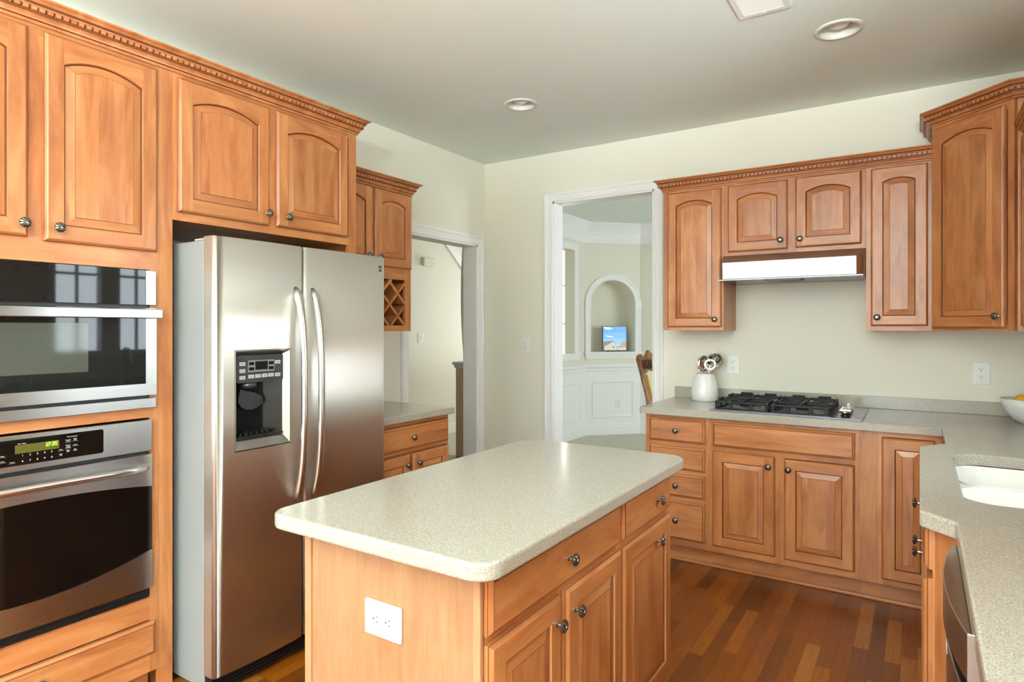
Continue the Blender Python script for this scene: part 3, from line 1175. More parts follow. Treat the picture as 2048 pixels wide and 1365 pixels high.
xsn = [OV0 + (OV1 - OV0) * i / NX for i in range(NX + 1)]
for fa, fb in ((gl_top, lambda x: zt), (lambda x: zb, gl_bot)):
    od.loops([[(x, bow(x), fa(x)) for x in xsn], [(x, bow(x), fb(x)) for x in xsn], [(x, -0.001, fb(x)) for x in xsn], [(x, -0.001, fa(x)) for x in xsn], [(x, bow(x), fa(x)) for x in xsn]], 0, 0, False, closed=False)
for xe in (OV0, OV1):
    for a, b2 in ((zb, gl_bot(xe)), (gl_top(xe), zt)):
        od.add([(xe, bow(xe), a), (xe, -0.001, a), (xe, -0.001, b2), (xe, bow(xe), b2)], [(0, 1, 2, 3)], 0, 0)
odo = od.build('door', [STEEL], ov)
g = M()
g.loops([[(x, bow(x) + 0.004, gl_bot(x)) for x in xsn], [(x, bow(x) + 0.004, gl_top(x)) for x in xsn], [(x, -0.001, gl_top(x)) for x in xsn], [(x, -0.001, gl_bot(x)) for x in xsn], [(x, bow(x) + 0.004, gl_bot(x)) for x in xsn]], 0, 0, False, closed=False)
g.build('door_glass', [OVENG], odo)
g = M()
g.prism(rrect(OV0 + 0.10, OV1 - 0.12, 0.185, 0.40, 0.015), lambda a, b: (a, bow(a) + 0.0036, b), lambda a, b: (a, bow(a) + 0.0032, b), 0, 0)
hp = M()
pth, rad = [], []
for i in range(25):
    t = i / 24
    x = OV0 + 0.028 + (OV1 - OV0 - 0.056) * t
    u = 2 * t - 1
    y = bow(x) - 0.012 - 0.034 * (1 - abs(u) ** 6)
    pth.append((x, y, 0.484 + 0.010 * (1 - u * u)))
    rad.append(0.0125 if abs(u) < 0.93 else 0.0125 - 0.03 * (abs(u) - 0.93))
pth = [(pth[0][0] - 0.006, bow(OV0) + 0.001, 0.484)] + pth + [(pth[-1][0] + 0.006, bow(OV1) + 0.001, 0.484)]
rad = [0.010] + rad + [0.010]
hp.tube(pth, rad, 14)
hp.build('handle', [HANDLE], odo)

# cabinet over the fridge ------------------------------------------------
OC0 = 1.3035
cab = thing('fridge_wall_cabinet', 'two-door maple cabinet with arched panels mounted over the refrigerator', 'cabinet', (FX, OC0, 0), R90)
w = 2.237 - OC0
m = M()
m.box(0.0005, w - 0.019, 0.0195, 0.62, 1.806, 2.40, 0)
m.build('carcass', WOODS, cab)
m = M()
m.box(w - 0.0185, w, 0.0195, 0.62, 0.0, 2.40, 0)
m.box(w - 0.052, w, 0, 0.019, 0.0, 2.40, 0)
m.build('end_panel', WOODS, cab)
f = M()
frame_boxes(f, [(0, 0.04)], [(0.04, w - 0.052, 1.800, 1.842), (0.04, w - 0.052, 2.335, 2.40)], 1.800, 2.40, w)
f.box(1.712 - OC0, 1.770 - OC0, 0, 0.019, 1.842, 2.335, 0)
f.build('face_frame', WOODS, cab)
add_door(cab, 1.319 - OC0, 1.721 - OC0, 1.832, 2.350, True, 1.706 - OC0, 1.884)
add_door(cab, 1.758 - OC0, 2.171 - OC0, 1.835, 2.350, True, 1.809 - OC0, 1.882)
LCP = [(FX, 0.45), (FX, 2.237), (LX + 0.001, 2.237)]
cr = crown('crown_return', LCP, 2.366, side=-1, seg=(1, 2))
cr.parent = cab
cr.matrix_parent_inverse = Matrix.Rotation(-R90, 4, 'Z') @ Matrix.Translation((-FX, -OC0, 0))
tag(crown('crown_molding', LCP, 2.366, side=-1, seg=(0, 1)), 'maple crown molding with dentils running over the oven cabinet and fridge cabinet', 'molding')

# refrigerator -------------------------------------------------------------
FY0, FY1, FDX = 1.332, 2.213, -2.165
fr = thing('refrigerator', 'stainless side-by-side refrigerator with a water dispenser in its left door', 'refrigerator', (FDX, FY0, 0), R90)
fw = FY1 - FY0
b = M()
b.box(0.004, fw - 0.004, 0.078, 0.83, 0.03, 1.714, 0, 0)
b.build('case', [FRSIDE], fr, bevel=0.004)
b = M()
b.box(0.01, fw - 0.01, 0.03, 0.077, 0.022, 0.083, 0, 0)
for i in range(4):
    b.box(0.02, fw - 0.02, 0.024, 0.030, 0.028 + i * 0.013, 0.034 + i * 0.013, 0, 0)
b.build('base_grille', [BLACKP], fr)
for x in (0.03, fw - 0.03):
    b = M()
    b.lathe([(0.015, 0), (0.015, 0.029), (0.0, 0.029)], 12, (x, 0.16, 0.0015))
    b.build('front_foot', [BLACKP], fr)
for x0, x1 in ((0.006, 0.075), (fw - 0.075, fw - 0.006)):
    b = M()
    b.box(x0, x1, 0.030, 0.14, 1.7145, 1.722, 0, 0)
    b.build('hinge_cover', [LGREYP], fr, bevel=0.002)
DZ0, DZ1 = 0.088, 1.726
DSX0, DSX1, DSZ0, DSZ1 = 0.078, 0.332, 0.912, 1.300


def fdoor(x0, x1, hole):
    m = M()

    def yf(x):
        u = (x - x0) / (x1 - x0) * 2 - 1
        y = -0.010 * (1 - u * u)
        e = min(x - x0, x1 - x)
        r = 0.014
        if e < r:
            y += r - math.sqrt(max(r * r - (r - e) ** 2, 0))
        return y + 0.004
    cuts = sorted(set([x0 + 0.014 * (1 - math.cos(PI / 2 * i / 6)) for i in range(7)] + [x1 - 0.014 * (1 - math.cos(PI / 2 * i / 6)) for i in range(7)]
                      + [x0 + 0.014 + (x1 - x0 - 0.028) * i / 16 for i in range(17)] + ([DSX0, DSX1] if hole else [])))
    zc = [DZ0, DZ0 + 0.004] + ([DSZ0, DSZ1] if hole else [0.9]) + [DZ1 - 0.004, DZ1]

    def yz(x, z):
        return yf(x) + (0.004 if z in (DZ0, DZ1) else 0)
    nx = len(cuts)
    vs = [(x, yz(x, z), z) for z in zc for x in cuts]
    fs = []
    for j in range(len(zc) - 1):
        for i in range(nx - 1):
            if hole and zc[j] == DSZ0 and DSX0 - 1e-6 <= cuts[i] < DSX1 - 1e-6:
                continue
            fs.append((j * nx + i, j * nx + i + 1, (j + 1) * nx + i + 1, (j + 1) * nx + i))
    m.add(vs, fs, 0, 0, True)
    # top, bottom, sides, back
    for z in (DZ0, DZ1):
        m.add([(x, yz(x, z), z) for x in cuts] + [(x, 0.068, z) for x in cuts], [(i, i + 1, nx + i + 1, nx + i) for i in range(nx - 1)], 1, 0)
    for x in (x0, x1):
        m.add([(x, yf(x), DZ0), (x, 0.068, DZ0), (x, 0.068, DZ1), (x, yf(x), DZ1)], [(0, 1, 2, 3)], 2, 0)
    m.add([(x0, 0.068, DZ0), (x1, 0.068, DZ0), (x1, 0.068, DZ1), (x0, 0.068, DZ1)], [(0, 1, 2, 3)], 1, 0)
    return m


ld = fdoor(0.0, 0.3985, True).build('freezer_door', [STEELF, FRSIDE, DSIDE], fr)
rd = fdoor(0.4035, fw, False).build('fridge_door', [STEELF, FRSIDE, DSIDE], fr)
# dispenser
ds = M()
ys_ = -0.0045
o_ = [(DSX0, DSZ0), (DSX1, DSZ0), (DSX1, DSZ1), (DSX0, DSZ1)]


def lerp_loop(x0, x1, z0, z1, y, bulge=0.0):
    pts = []
    for i in range(9):
        t = i / 8
        pts.append((x0 + (x1 - x0) * t, y, z0))
    for i in range(9):
        t = i / 8
        pts.append((x1 + (x0 - x1) * t, y, z1 + bulge * (1 - (2 * t - 1) ** 2)))
    return pts


def dyf(x):
    u = x / 0.3985 * 2 - 1
    return -0.010 * (1 - u * u) + 0.004


outer = [(p[0], dyf(p[0]), p[2]) for p in lerp_loop(DSX0, DSX1, DSZ0, DSZ1, 0)]
mid_ = [(p[0], dyf(p[0]) - 0.002, p[2]) for p in lerp_loop(DSX0 + 0.006, DSX1 - 0.006, DSZ0 + 0.006, DSZ1 - 0.006, 0)]
inn = lerp_loop(0.097, 0.304, 0.953, 1.279, 0.016)
ds.loops([outer, mid_, inn], 0, 0, False)
ds.build('dispenser_surround', [STEEL], ld)
cv = M()
c0 = [(0.097, 0.016, 0.953), (0.304, 0.016, 0.953), (0.304, 0.016, 1.172), (0.097, 0.016, 1.172)]
c1 = [(0.110, 0.066, 0.975), (0.250, 0.066, 0.975), (0.250, 0.066, 1.172), (0.110, 0.066, 1.172)]
cv.loops([c0, c1], 0, 0, False, False, True)
cv.build('dispenser_cavity', [plain('cavity_black', lin(12, 13, 16), 0.22, spec=0.25)], ld)
cpn = M()
cpn.prism(rrect(0.0972, 0.3038, 1.172, 1.2788, 0.008), lambda a, b: (a, 0.0165, b), lambda a, b: (a, 0.011, b), 0, 0)
dp = cpn.build('dispenser_panel', [GREYP], ld)
bt = M()
for x, z in ((0.120, 1.245), (0.120, 1.218), (0.120, 1.192), (0.278, 1.247), (0.278, 1.196), (0.158, 1.195), (0.188, 1.1955), (0.218, 1.196), (0.247, 1.1965)):
    bt = M()
    bt.box(x - 0.0125, x + 0.0125, 0.0095, 0.0112, z - 0.007, z + 0.007, 0, 0)
    bt.build('dispenser_button', [LGREYP], dp, bevel=0.001)
bt = M()
bt.box(0.145, 0.263, 0.0103, 0.0112, 1.212, 1.258, 0, 0)
bt.build('display_bezel', [plain('mid_grey_plastic', lin(112, 112, 114), 0.4)], dp)
bt = M()
bt.box(0.176, 0.232, 0.0098, 0.0104, 1.220, 1.253, 0, 0)
for x in (0.160, 0.248):
    for z in (1.225, 1.245):
        bt.box(x - 0.011, x + 0.011, 0.0098, 0.0104, z - 0.006, z + 0.006, 0, 0)
bt.build('display_window', [BLACKG], dp)
for s, x, z in (('Water', 0.120, 1.2435), ('Crushed', 0.120, 1.2165), ('Cubed', 0.120, 1.190), ('Light', 0.278, 1.2455), ('Lock', 0.278, 1.1945), ('Turbo', 0.158, 1.1935), ('Chill', 0.188, 1.194), ('Filter', 0.218, 1.1945), ('Alarm', 0.247, 1.195)):
    text('button_print', s, 0.0058, DINK, dp, (x, 0.0094, z))
# spout, paddle, tray
sp = M()
sp.lathe([(0.034, 0.0), (0.034, 0.018), (0.030, 0.022)], 20, (0.165, 0.042, 1.149), cap=True)
sp.build('dispenser_spout', [GREYP], ld)
pd = M()
pts = [(0.118, 1.095), (0.128, 1.075), (0.150, 1.064), (0.180, 1.062), (0.205, 1.070), (0.226, 1.083), (0.228, 1.098), (0.222, 1.112), (0.196, 1.128), (0.130, 1.146), (0.122, 1.12)]
pd.prism(pts, lambda a, b: (a, 0.030 + 0.10 * (b - 1.06) , b), lambda a, b: (a, 0.036 + 0.10 * (b - 1.06), b), 0, 0)
pd.build('dispenser_paddle', [BLACKP], ld, bevel=0.002)
ty = M()
ty.prism(rrect(0.0975, 0.3035, 0.9535, 0.966, 0.005), lambda a, b: (a, 0.010, b), lambda a, b: (a, 0.016, b), 0, 0)
ty.add([(0.099, 0.0165, 0.962), (0.302, 0.0165, 0.962), (0.250, 0.0650, 0.9760), (0.112, 0.0650, 0.9760)], [(0, 1, 2, 3)], 0, 0)
for i in range(7):
    x = 0.115 + i * 0.024
    ty.box(x, x + 0.010, 0.022, 0.055, 0.966, 0.9765, 0, 0)
ty.build('drip_tray', [BLACKP], ld)


def fhandle(parent, x, flip):
    h = M()
    pth, rad = [], []
    for i in range(33):
        t = i / 32
        z = 0.665 + (1.552 - 0.665) * t
        u = 2 * t - 1
        off = 0.060 * (1 - abs(u) ** 3.0) ** 0.75
        pth.append((x, 0.000 - off, z))
        rad.append(0.0155 + 0.007 * abs(u) ** 6)
    rad[0] = rad[-1] = 0.008
    h.tube(pth, rad, 14, sq=(0.85, 1.0), up=(0, -1, 0))
    for z in (0.742, 1.470):
        pass
    return h.build('handle', [HANDLE], parent)


fhandle(ld, 0.356, 1)
fhandle(rd, 0.442, -1)
bd = M()
bd.box(fw - 0.078, fw - 0.028, 0.0005, 0.0045, 1.655, 1.683, 0, 0)
bg = bd.build('badge', [plain('badge_grey', lin(96, 94, 92), 0.3, 0.7)], rd)
bd = M()
ring = arc(fw - 0.066, 1.669, 0.0075, 0, 2 * PI, 20)[:-1]
bd.prism(ring, lambda a, b: (a, 0.0006, b), lambda a, b: (a, -0.0002, b), 0, 0)
bd.build('badge_emblem', [plain('emblem_dark', lin(30, 30, 34), 0.3)], bg)
text('badge_print', 'Profile', 0.0095, INK, bg, (fw - 0.043, 0.0004, 1.666))

# wine cabinet ---------------------------------------------------------------
WYA, WYB = 2.2385, 2.963
WFX = -2.682
cab = thing('wine_cabinet', 'maple wall cabinet with a diamond lattice wine rack beyond the fridge', 'cabinet', (WFX - 0.0, WYA, 0), R90)
w = WYB - WYA
dpt = WFX - LX - 0.001
m = M()
m.box(0.0005, w - 0.0005, 0.0195, dpt, 1.72, 2.25, 0)
m.box(0.0005, 0.019, 0.0195, dpt, 1.365, 1.72, 0)
m.box(w - 0.019, w - 0.0005, 0.0195, dpt, 1.365, 1.72, 0)
m.box(0.019, w - 0.019, 0.0195, dpt, 1.365, 1.384, 1)
m.build('carcass', WOODS, cab)
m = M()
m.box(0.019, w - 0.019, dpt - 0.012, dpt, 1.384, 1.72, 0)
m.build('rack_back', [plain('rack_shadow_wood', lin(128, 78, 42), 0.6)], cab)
f = M()
frame_boxes(f, [(0, 0.035), (w - 0.052, w)], [(0.035, w - 0.052, 1.365, 1.400), (0.035, w - 0.052, 1.682, 1.765), (0.035, w - 0.052, 2.20, 2.25)], 1.365, 2.25, w)
f.box(2.615 - WYA, 2.65 - WYA, 0, 0.019, 1.765, 2.20, 0)
f.build('face_frame', WOODS, cab)
add_door(cab, 0.012, 2.622 - WYA, 1.752, 2.212, True, 2.578 - WYA, 1.808)
add_door(cab, 2.640 - WYA, w - 0.006, 1.752, 2.212, True, 2.672 - WYA, 1.806)
lt = M()
ox0, ox1, oz0, oz1 = 0.035, w - 0.052, 1.400, 1.682
step = 0.0995
def clip(s, sgn):
    pts = []
    for z in (oz0, oz1):
        x = s + sgn * (z - oz0)
        pts.append((x, z))
    (xa, za), (xb, zb_) = pts
    def cl(x):
        return min(max(x, ox0), ox1)
    if max(xa, xb) < ox0 or min(xa, xb) > ox1:
        return None
    ca, cb = cl(xa), cl(xb)
    return (ca, oz0 + (ca - s) * sgn), (cb, oz0 + (cb - s) * sgn)
for i in range(-4, 12):
    for sgn in (1, -1):
        s = ox1 + 0.0 - i * 0.139 if sgn == 1 else ox1 - i * 0.139
        s += (0.02 if sgn == 1 else 0.0)
        r = clip(s, sgn)
        if not r or abs(r[0][0] - r[1][0]) < 0.02:
            continue
        (xa, za), (xb, zb_) = r
        hw = 0.0085
        y0_ = 0.004 if sgn == 1 else 0.0045
        nx_, nz_ = -(zb_ - za), (xb - xa)
        ln = math.hypot(nx_, nz_)
        nx_, nz_ = nx_ / ln * hw, nz_ / ln * hw
        q = [(xa + nx_, za + nz_), (xb + nx_, zb_ + nz_), (xb - nx_, zb_ - nz_), (xa - nx_, za - nz_)]
        q = [(min(max(a, ox0 - 0.004), ox1 + 0.004), min(max(b_, oz0 - 0.004), oz1 + 0.004)) for a, b_ in q]
        lt.prism(q, lambda a, b_: (a, y0_, b_), lambda a, b_: (a, 0.30, b_), 1)
lt.build('wine_lattice', WOODS, cab)
crown('crown', [(WFX, WYA), (WFX, WYB), (LX + 0.001, WYB)], 2.216, None, side=-1)
cr = bpy.data.objects['crown']
cr.parent = cab
cr.matrix_parent_inverse = Matrix.Rotation(-R90, 4, 'Z') @ Matrix.Translation((-WFX, -WYA, 0))

# small base cabinet under it ------------------------------------------------
SFX, SYA, SYB = -2.352, 2.2385, 2.925
cab = thing('buffet_base_cabinet', 'maple base cabinet with drawer and doors between the fridge and left doorway', 'cabinet', (SFX, SYA, 0), R90)
w = SYB - SYA
carcass(cab, w, 0.64, 0.112, 0.874, [(0, 0.03), (w - 0.02, w)], [(0.03, w - 0.02, 0.855, 0.874), (0.03, w - 0.02, 0.70, 0.72), (0.03, w - 0.02, 0.112, 0.15)])
base_skirt(cab, w)
add_drawer(cab, 2.268 - SYA, 2.916 - SYA, 0.718, 0.848, True)
add_door(cab, 2.268 - SYA, 2.582 - SYA, 0.150, 0.692, False, 2.545 - SYA, 0.638)
add_door(cab, 2.600 - SYA, 2.916 - SYA, 0.150, 0.692, False, 2.638 - SYA, 0.636)


def slab(pts, z0, z1, holes=None, r=0.006):
    m = M()
    m.prism(pts, lambda a, b: (a, b, z0), lambda a, b: (a, b, z1), 0, 0)
    return m


o = slab([(LX + 0.001, 2.239), (-2.320, 2.239), (-2.320, 2.951), (LX + 0.001, 2.951)], 0.8745, 0.914).build('countertop', [COUNTER], bevel=0.005, segs=3)
tag(o, 'small beige speckled countertop beyond the fridge by the left doorway', 'countertop')

# ------------------------------------------------------------------ island
IX, IY0, IY1 = -0.778, 1.076, 2.246
cab = thing('island_cabinet', 'maple kitchen island cabinet with drawers and doors in the middle of the floor', 'kitchen island', (IX, IY0, 0), R90)
w = IY1 - IY0
idp = 0.556
m = M()
m.box(0.013, w, 0.0195, idp, 0.0, 0.874, 0)
m.build('carcass', WOODS, cab)
m = M()
m.box(0.0, 0.0125, 0.0, idp - 0.022, 0.0, 0.874, 0)
m.build('end_panel', [ENDP], cab)
for bxs in ((-0.006, 0.0125, idp - 0.0215, idp + 0.002), (-0.0015, 0.0125, -0.001, 0.020)):
    m = M()
    m.box(*bxs, 0.0, 0.874, 0)
    m.build('corner_trim', [ENDP], cab, bevel=0.003)
f = M()
frame_boxes(f, [(0.0205, 0.032), (1.780 - IY0, 1.818 - IY0), (w - 0.02, w)], [(0.032, 1.78 - IY0, 0.850, 0.874), (1.818 - IY0, w - 0.02, 0.850, 0.874), (0.032, 1.78 - IY0, 0.70, 0.725), (1.818 - IY0, w - 0.02, 0.70, 0.725), (0.032, 1.78 - IY0, 0.10, 0.15), (1.818 - IY0, w - 0.02, 0.10, 0.15)], 0.10, 0.874, w)
f.box(1.405 - IY0, 1.435 - IY0, 0, 0.019, 0.15, 0.70, 0)
f.build('face_frame', WOODS, cab)
add_drawer(cab, 1.090 - IY0, 1.790 - IY0, 0.722, 0.852, True)
add_drawer(cab, 1.806 - IY0, 2.240 - IY0, 0.722, 0.852, True, kx=2.040 - IY0 + 0.06)
add_door(cab, 1.090 - IY0, 1.405 - IY0, 0.130, 0.704, False, 1.378 - IY0, 0.640)
add_door(cab, 1.436 - IY0, 1.790 - IY0, 0.130, 0.704, False, 1.478 - IY0, 0.640)
add_door(cab, 1.808 - IY0, 2.242 - IY0, 0.130, 0.704, False, 2.100 - IY0, 0.645)
base = M()
base.box(0.0205, w, 0.0, 0.019, 0.0, 0.10, 1)
base.build('base_rail', WOODS, cab)


def round_poly(pts, rs, n=6):
    out = []
    N = len(pts)
    for i in range(N):
        p, a, b = Vector(pts[i]), Vector(pts[i - 1]), Vector(pts[(i + 1) % N])
        r = rs[i] if isinstance(rs, (list, tuple)) else rs
        if r < 1e-4:
            out.append(tuple(p))
            continue
        u, v = (a - p).normalized(), (b - p).normalized()
        ang = u.angle(v)
        t = r / math.tan(ang / 2)
        c = p + (u + v).normalized() * (r / math.sin(ang / 2))
        s, e = p + u * t, p + v * t
        a0 = math.atan2(s.y - c.y, s.x - c.x)
        a1 = math.atan2(e.y - c.y, e.x - c.x)
        da = (a1 - a0 + PI) % (2 * PI) - PI
        for k in range(n + 1):
            q = a0 + da * k / n
            out.append((c.x + r * math.cos(q), c.y + r * math.sin(q)))
    return out


pts = round_poly([(-1.400, 1.000), (-0.706, 1.000), (-0.706, 2.280), (-1.400, 2.280)], [0.055, 0.055, 0.07, 0.10], 8)
o = slab(pts, 0.8745, 0.914).build('countertop', [COUNTER], bevel=0.008, segs=3)
tag(o, 'beige speckled countertop with rounded corners on the island', 'countertop')


# outlets and switches: local frame x right, -y out, z up
def plate(root, w, h, d=0.006, bev=0.0025):
    m = M()
    m.prism(rrect(-w / 2, w / 2, -h / 2, h / 2, 0.006), lambda a, b: (a, 0.0, b), lambda a, b: (a, -d, b), 0, 0)
    return m.build('cover_plate', [WHITE], root, bevel=bev)


def outlet(label, loc, rz, w=0.075, h=0.117, side=False, group=None):
    root = thing('wall_outlet', label, 'outlet', loc, rz)
    plate(root, w, h)
    for sgn in (1, -1):
        m = M()
        cx, cz = (sgn * 0.020, 0) if side else (0, sgn * 0.020)
        ra, rb = (0.0135, 0.017) if side else (0.017, 0.0135)
        ring = [(cx + ra * max(-0.86 if side else -1, min(0.86 if side else 1, math.cos(2 * PI * k / 24))), cz + rb * math.sin(2 * PI * k / 24)) for k in range(24)]
        m.prism(ring, lambda a, b: (a, -0.0055, b), lambda a, b: (a, -0.0085, b), 0, 0)
        rc = m.build('receptacle', [WHITE], root)
        s = M()
        for q in (1, -1):
            if side:
                s.box(cx + 0.001, cx + 0.0075, -0.0089, -0.0084, q * 0.0062 - 0.001, q * 0.0062 + 0.001, 0, 0)
            else:
                s.box(cx + q * 0.0062 - 0.001, cx + q * 0.0062 + 0.001, -0.0089, -0.0084, cz + 0.0005, cz + 0.007, 0, 0)
        hc = (cx - 0.0065, cz) if side else (cx, cz - 0.0065)
        s.prism([(hc[0] + 0.0026 * math.cos(2 * PI * k / 12), hc[1] + 0.0026 * math.sin(2 * PI * k / 12)) for k in range(12)], lambda a, b: (a, -0.0084, b), lambda a, b: (a, -0.0089, b), 0, 0)
        s.build('slot', [SLOT], rc)
    return root


def switch(label, loc, rz, w=0.075, h=0.12):
    root = thing('light_switch', label, 'switch', loc, rz)
    plate(root, w, h)
    m = M()
    m.box(-0.017, 0.017, -0.009, -0.0055, -0.034, 0.034, 0, 0)
    m.build('rocker', [plain('switch_rocker', lin(228, 228, 224), 0.35)], root, bevel=0.002)
    return root


outlet('white double socket set sideways in the island end panel', (-1.057, IY0 - 0.0005, 0.694), 0, 0.118, 0.084, True)
outlet('white wall socket above the backsplash beside the utensil crock', (-1.016, BY - 0.0005, 1.143), 0, 0.080, 0.120)
outlet('white wall socket above the backsplash near the sink corner', (0.290, BY - 0.0005, 1.138), 0, 0.080, 0.120)
outlet('white socket inside the wainscot panel below the arched niche', W45(0.456, -0.004, 0.400), -PI / 4 + PI / 2, 0.072, 0.115)
switch('white light switch on the back wall left of the dining doorway', (-2.628, BY - 0.0005, 1.246), 0, 0.082, 0.122)
switch('white light switch on the hallway wall under the chime box', (HX + 0.0005, 5.873, 1.262), PI / 2, 0.11, 0.125)
m = M()
m.box(HX + 0.0005, HX + 0.055, 5.875, 6.10, 2.155, 2.265, 0, 0)
tag(m.build('door_chime', [plain('chime_ivory', lin(228, 224, 206), 0.45)], bevel=0.012), 'ivory door chime box high on the hallway wall', 'chime')

# ------------------------------------------------------------------ back run: base cabinets
BF = 3.605
bd_ = BY - BF - 0.001
cab = thing('drawer_base_cabinet', 'maple base cabinet with four stacked drawers beside the dining doorway', 'cabinet', (-1.375, BF, 0), 0)
w = 0.375
carcass(cab, w, bd_, 0.112, 0.874, [(0, 0.03), (w - 0.02, w)], [(0.03, w - 0.02, 0.850, 0.874), (0.03, w - 0.02, 0.69, 0.72), (0.03, w - 0.02, 0.53, 0.56), (0.03, w - 0.02, 0.37, 0.405), (0.03, w - 0.02, 0.112, 0.155)])
base_skirt(cab, w)
for z0, z1 in ((0.717, 0.854), (0.557, 0.691), (0.400, 0.532), (0.152, 0.375)):
    add_drawer(cab, 0.027, 0.357, z0, z1, True)
cab = thing('cooktop_base_cabinet', 'maple base cabinet with two square panel doors under the gas cooktop', 'cabinet', (-0.9995, BF, 0), 0)
w = 0.755
carcass(cab, w, bd_, 0.112, 0.874, [(0, 0.027), (w - 0.022, w), (0.355, 0.403)], [(0.027, w - 0.022, 0.850, 0.874), (0.027, 0.355, 0.688, 0.718), (0.403, w - 0.022, 0.688, 0.718), (0.027, 0.355, 0.112, 0.152), (0.403, w - 0.022, 0.112, 0.152)])
base_skirt(cab, w)
X0 = -0.9995
add_drawer(cab, -0.974 - X0, -0.265 - X0, 0.716, 0.850, False, name='false_front')
add_door(cab, -0.976 - X0, -0.645 - X0, 0.150, 0.688, False, -0.675 - X0, 0.636)
add_door(cab, -0.597 - X0, -0.267 - X0, 0.148, 0.684, False, -0.575 - X0, 0.632)
cab = thing('corner_base_cabinet', 'maple corner base cabinet with one tall door right of the cooktop cabinet', 'cabinet', (-0.244, BF, 0), 0)
w = 0.345
carcass(cab, w, bd_, 0.112, 0.874, [(0, 0.075), (0.0755, 0.10), (w - 0.03, w)], [(0.10, w - 0.03, 0.845, 0.874), (0.10, w - 0.03, 0.112, 0.145)])
base_skirt(cab, w)
add_door(cab, -0.149 + 0.244, 0.070 + 0.244, 0.142, 0.843, False)
# shoe molding along the toe kicks
m = M()
m.box(-1.375, 0.06, BF + 0.060, BF + 0.0745, 0, 0.018, 1)
m.box(0.10, 0.113, 3.10, BF + 0.0745, 0, 0.018, 1)
tag(m.build('shoe_molding', WOODS, bevel=0.005, segs=3), 'narrow maple shoe molding along the floor under the range wall cabinets', 'molding')

# right run: sink base, dishwasher
SX = 0.033
cab = thing('sink_base_cabinet', 'maple sink base cabinet that steps forward next to the dishwasher', 'cabinet', (SX, 2.955, 0), -R90)
w = 2.955 - 1.945
m = M()
m.box(0.0005, w - 0.0005, 0.0195, 0.66, 0.112, 0.66, 0)
m.box(0.0005, 0.02, 0.0195, 0.66, 0.66, 0.874, 0)
m.box(w - 0.02, w - 0.0005, 0.0195, 0.66, 0.66, 0.874, 0)
m.build('carcass', WOODS, cab)
f = M()
frame_boxes(f, [(0, 0.03), (w - 0.03, w)], [(0.03, w - 0.03, 0.855, 0.874), (0.03, w - 0.03, 0.728, 0.756), (0.03, w - 0.03, 0.112, 0.15)], 0.112, 0.874, w)
f.build('face_frame', WOODS, cab)
add_drawer(cab, 0.012, w - 0.012, 0.755, 0.862, True, name='false_front')
add_door(cab, 0.012, w / 2 - 0.004, 0.135, 0.732, False, w / 2 - 0.075, 0.665)
add_door(cab, w / 2 + 0.004, w - 0.012, 0.135, 0.732, False, w / 2 + 0.055, 0.665)
base_skirt(cab, w)
m = M()
m.prism([(w + 0.0005, 0.004), (w + 0.105, 0.055), (w + 0.105, 0.60), (w + 0.0005, 0.60)], lambda a, b: (a, b, 0.0), lambda a, b: (a, b, 0.874), 0)
m.build('angled_filler', WOODS, cab)
cab = thing('blind_corner_cabinet', 'plain maple filler cabinet in the corner behind the sink base', 'cabinet', (0.125, BF - 0.001, 0), -R90)
w = BF - 0.001 - 2.957
carcass(cab, w, 0.59, 0.112, 0.874, [(0, w)], [])
base_skirt(cab, w)

dw = thing('dishwasher', 'stainless dishwasher with a bowed front under the right counter', 'dishwasher', (0.092, 1.830, 0), -R90)
dwl = 0.53
m = M()
m.box(0.0, dwl, 0.0, 0.58, 0.10, 0.87, 0, 0)
m.build('tub', [BLACKP], dw)


def bowed(z0, z1, amp, base, mat, name, parent, mi=0, x0=0.012, x1=None):
    x1 = x1 or dwl - 0.002
    m = M()
    N = 20
    fr_ = [(x0 + (x1 - x0) * i / N) for i in range(N + 1)]
    yb = [-base - amp * (1 - (2 * i / N - 1) ** 2) for i in range(N + 1)]
    pl = [(x, y) for x, y in zip(fr_, yb)] + [(x1, -0.0005), (x0, -0.0005)]
    m.prism(pl, lambda a, b: (a, b, z0), lambda a, b: (a, b, z1), 0, 0)
    return m.build(name, mat, parent, bevel=0.002)


bowed(0.785, 0.868, 0.026, 0.022, [STEEL], 'control_panel', dw)
bowed(0.760, 0.785, 0.006, 0.010, [BLACKP], 'handle_recess', dw)
dd = bowed(0.13, 0.758, 0.020, 0.022, [STEEL], 'door', dw)
tx = text('door_print', 'GE', 0.03, INK, dd, (0.30, -0.043, 0.735))
m = M()
m.box(0.01, dwl - 0.002, 0.04, 0.06, 0.0, 0.128, 0, 0)
m.build('kick_plate', [BLACKP], dw)
cab = thing('end_base_cabinet', 'maple base cabinet under the near end of the right counter', 'cabinet', (0.11, 1.296, 0), -R90)
w = 1.30
carcass(cab, w, 0.61, 0.112, 0.874, [(0, 0.04), (0.63, 0.67), (w - 0.04, w)], [(0.04, 0.63, 0.84, 0.874), (0.67, w - 0.04, 0.84, 0.874), (0.04, 0.63, 0.112, 0.15), (0.67, w - 0.04, 0.112, 0.15)])
base_skirt(cab, w)
add_door(cab, 0.02, 0.64, 0.14, 0.85, False, 0.60, 0.79)
add_door(cab, 0.66, w - 0.02, 0.14, 0.85, False, 0.70, 0.79)

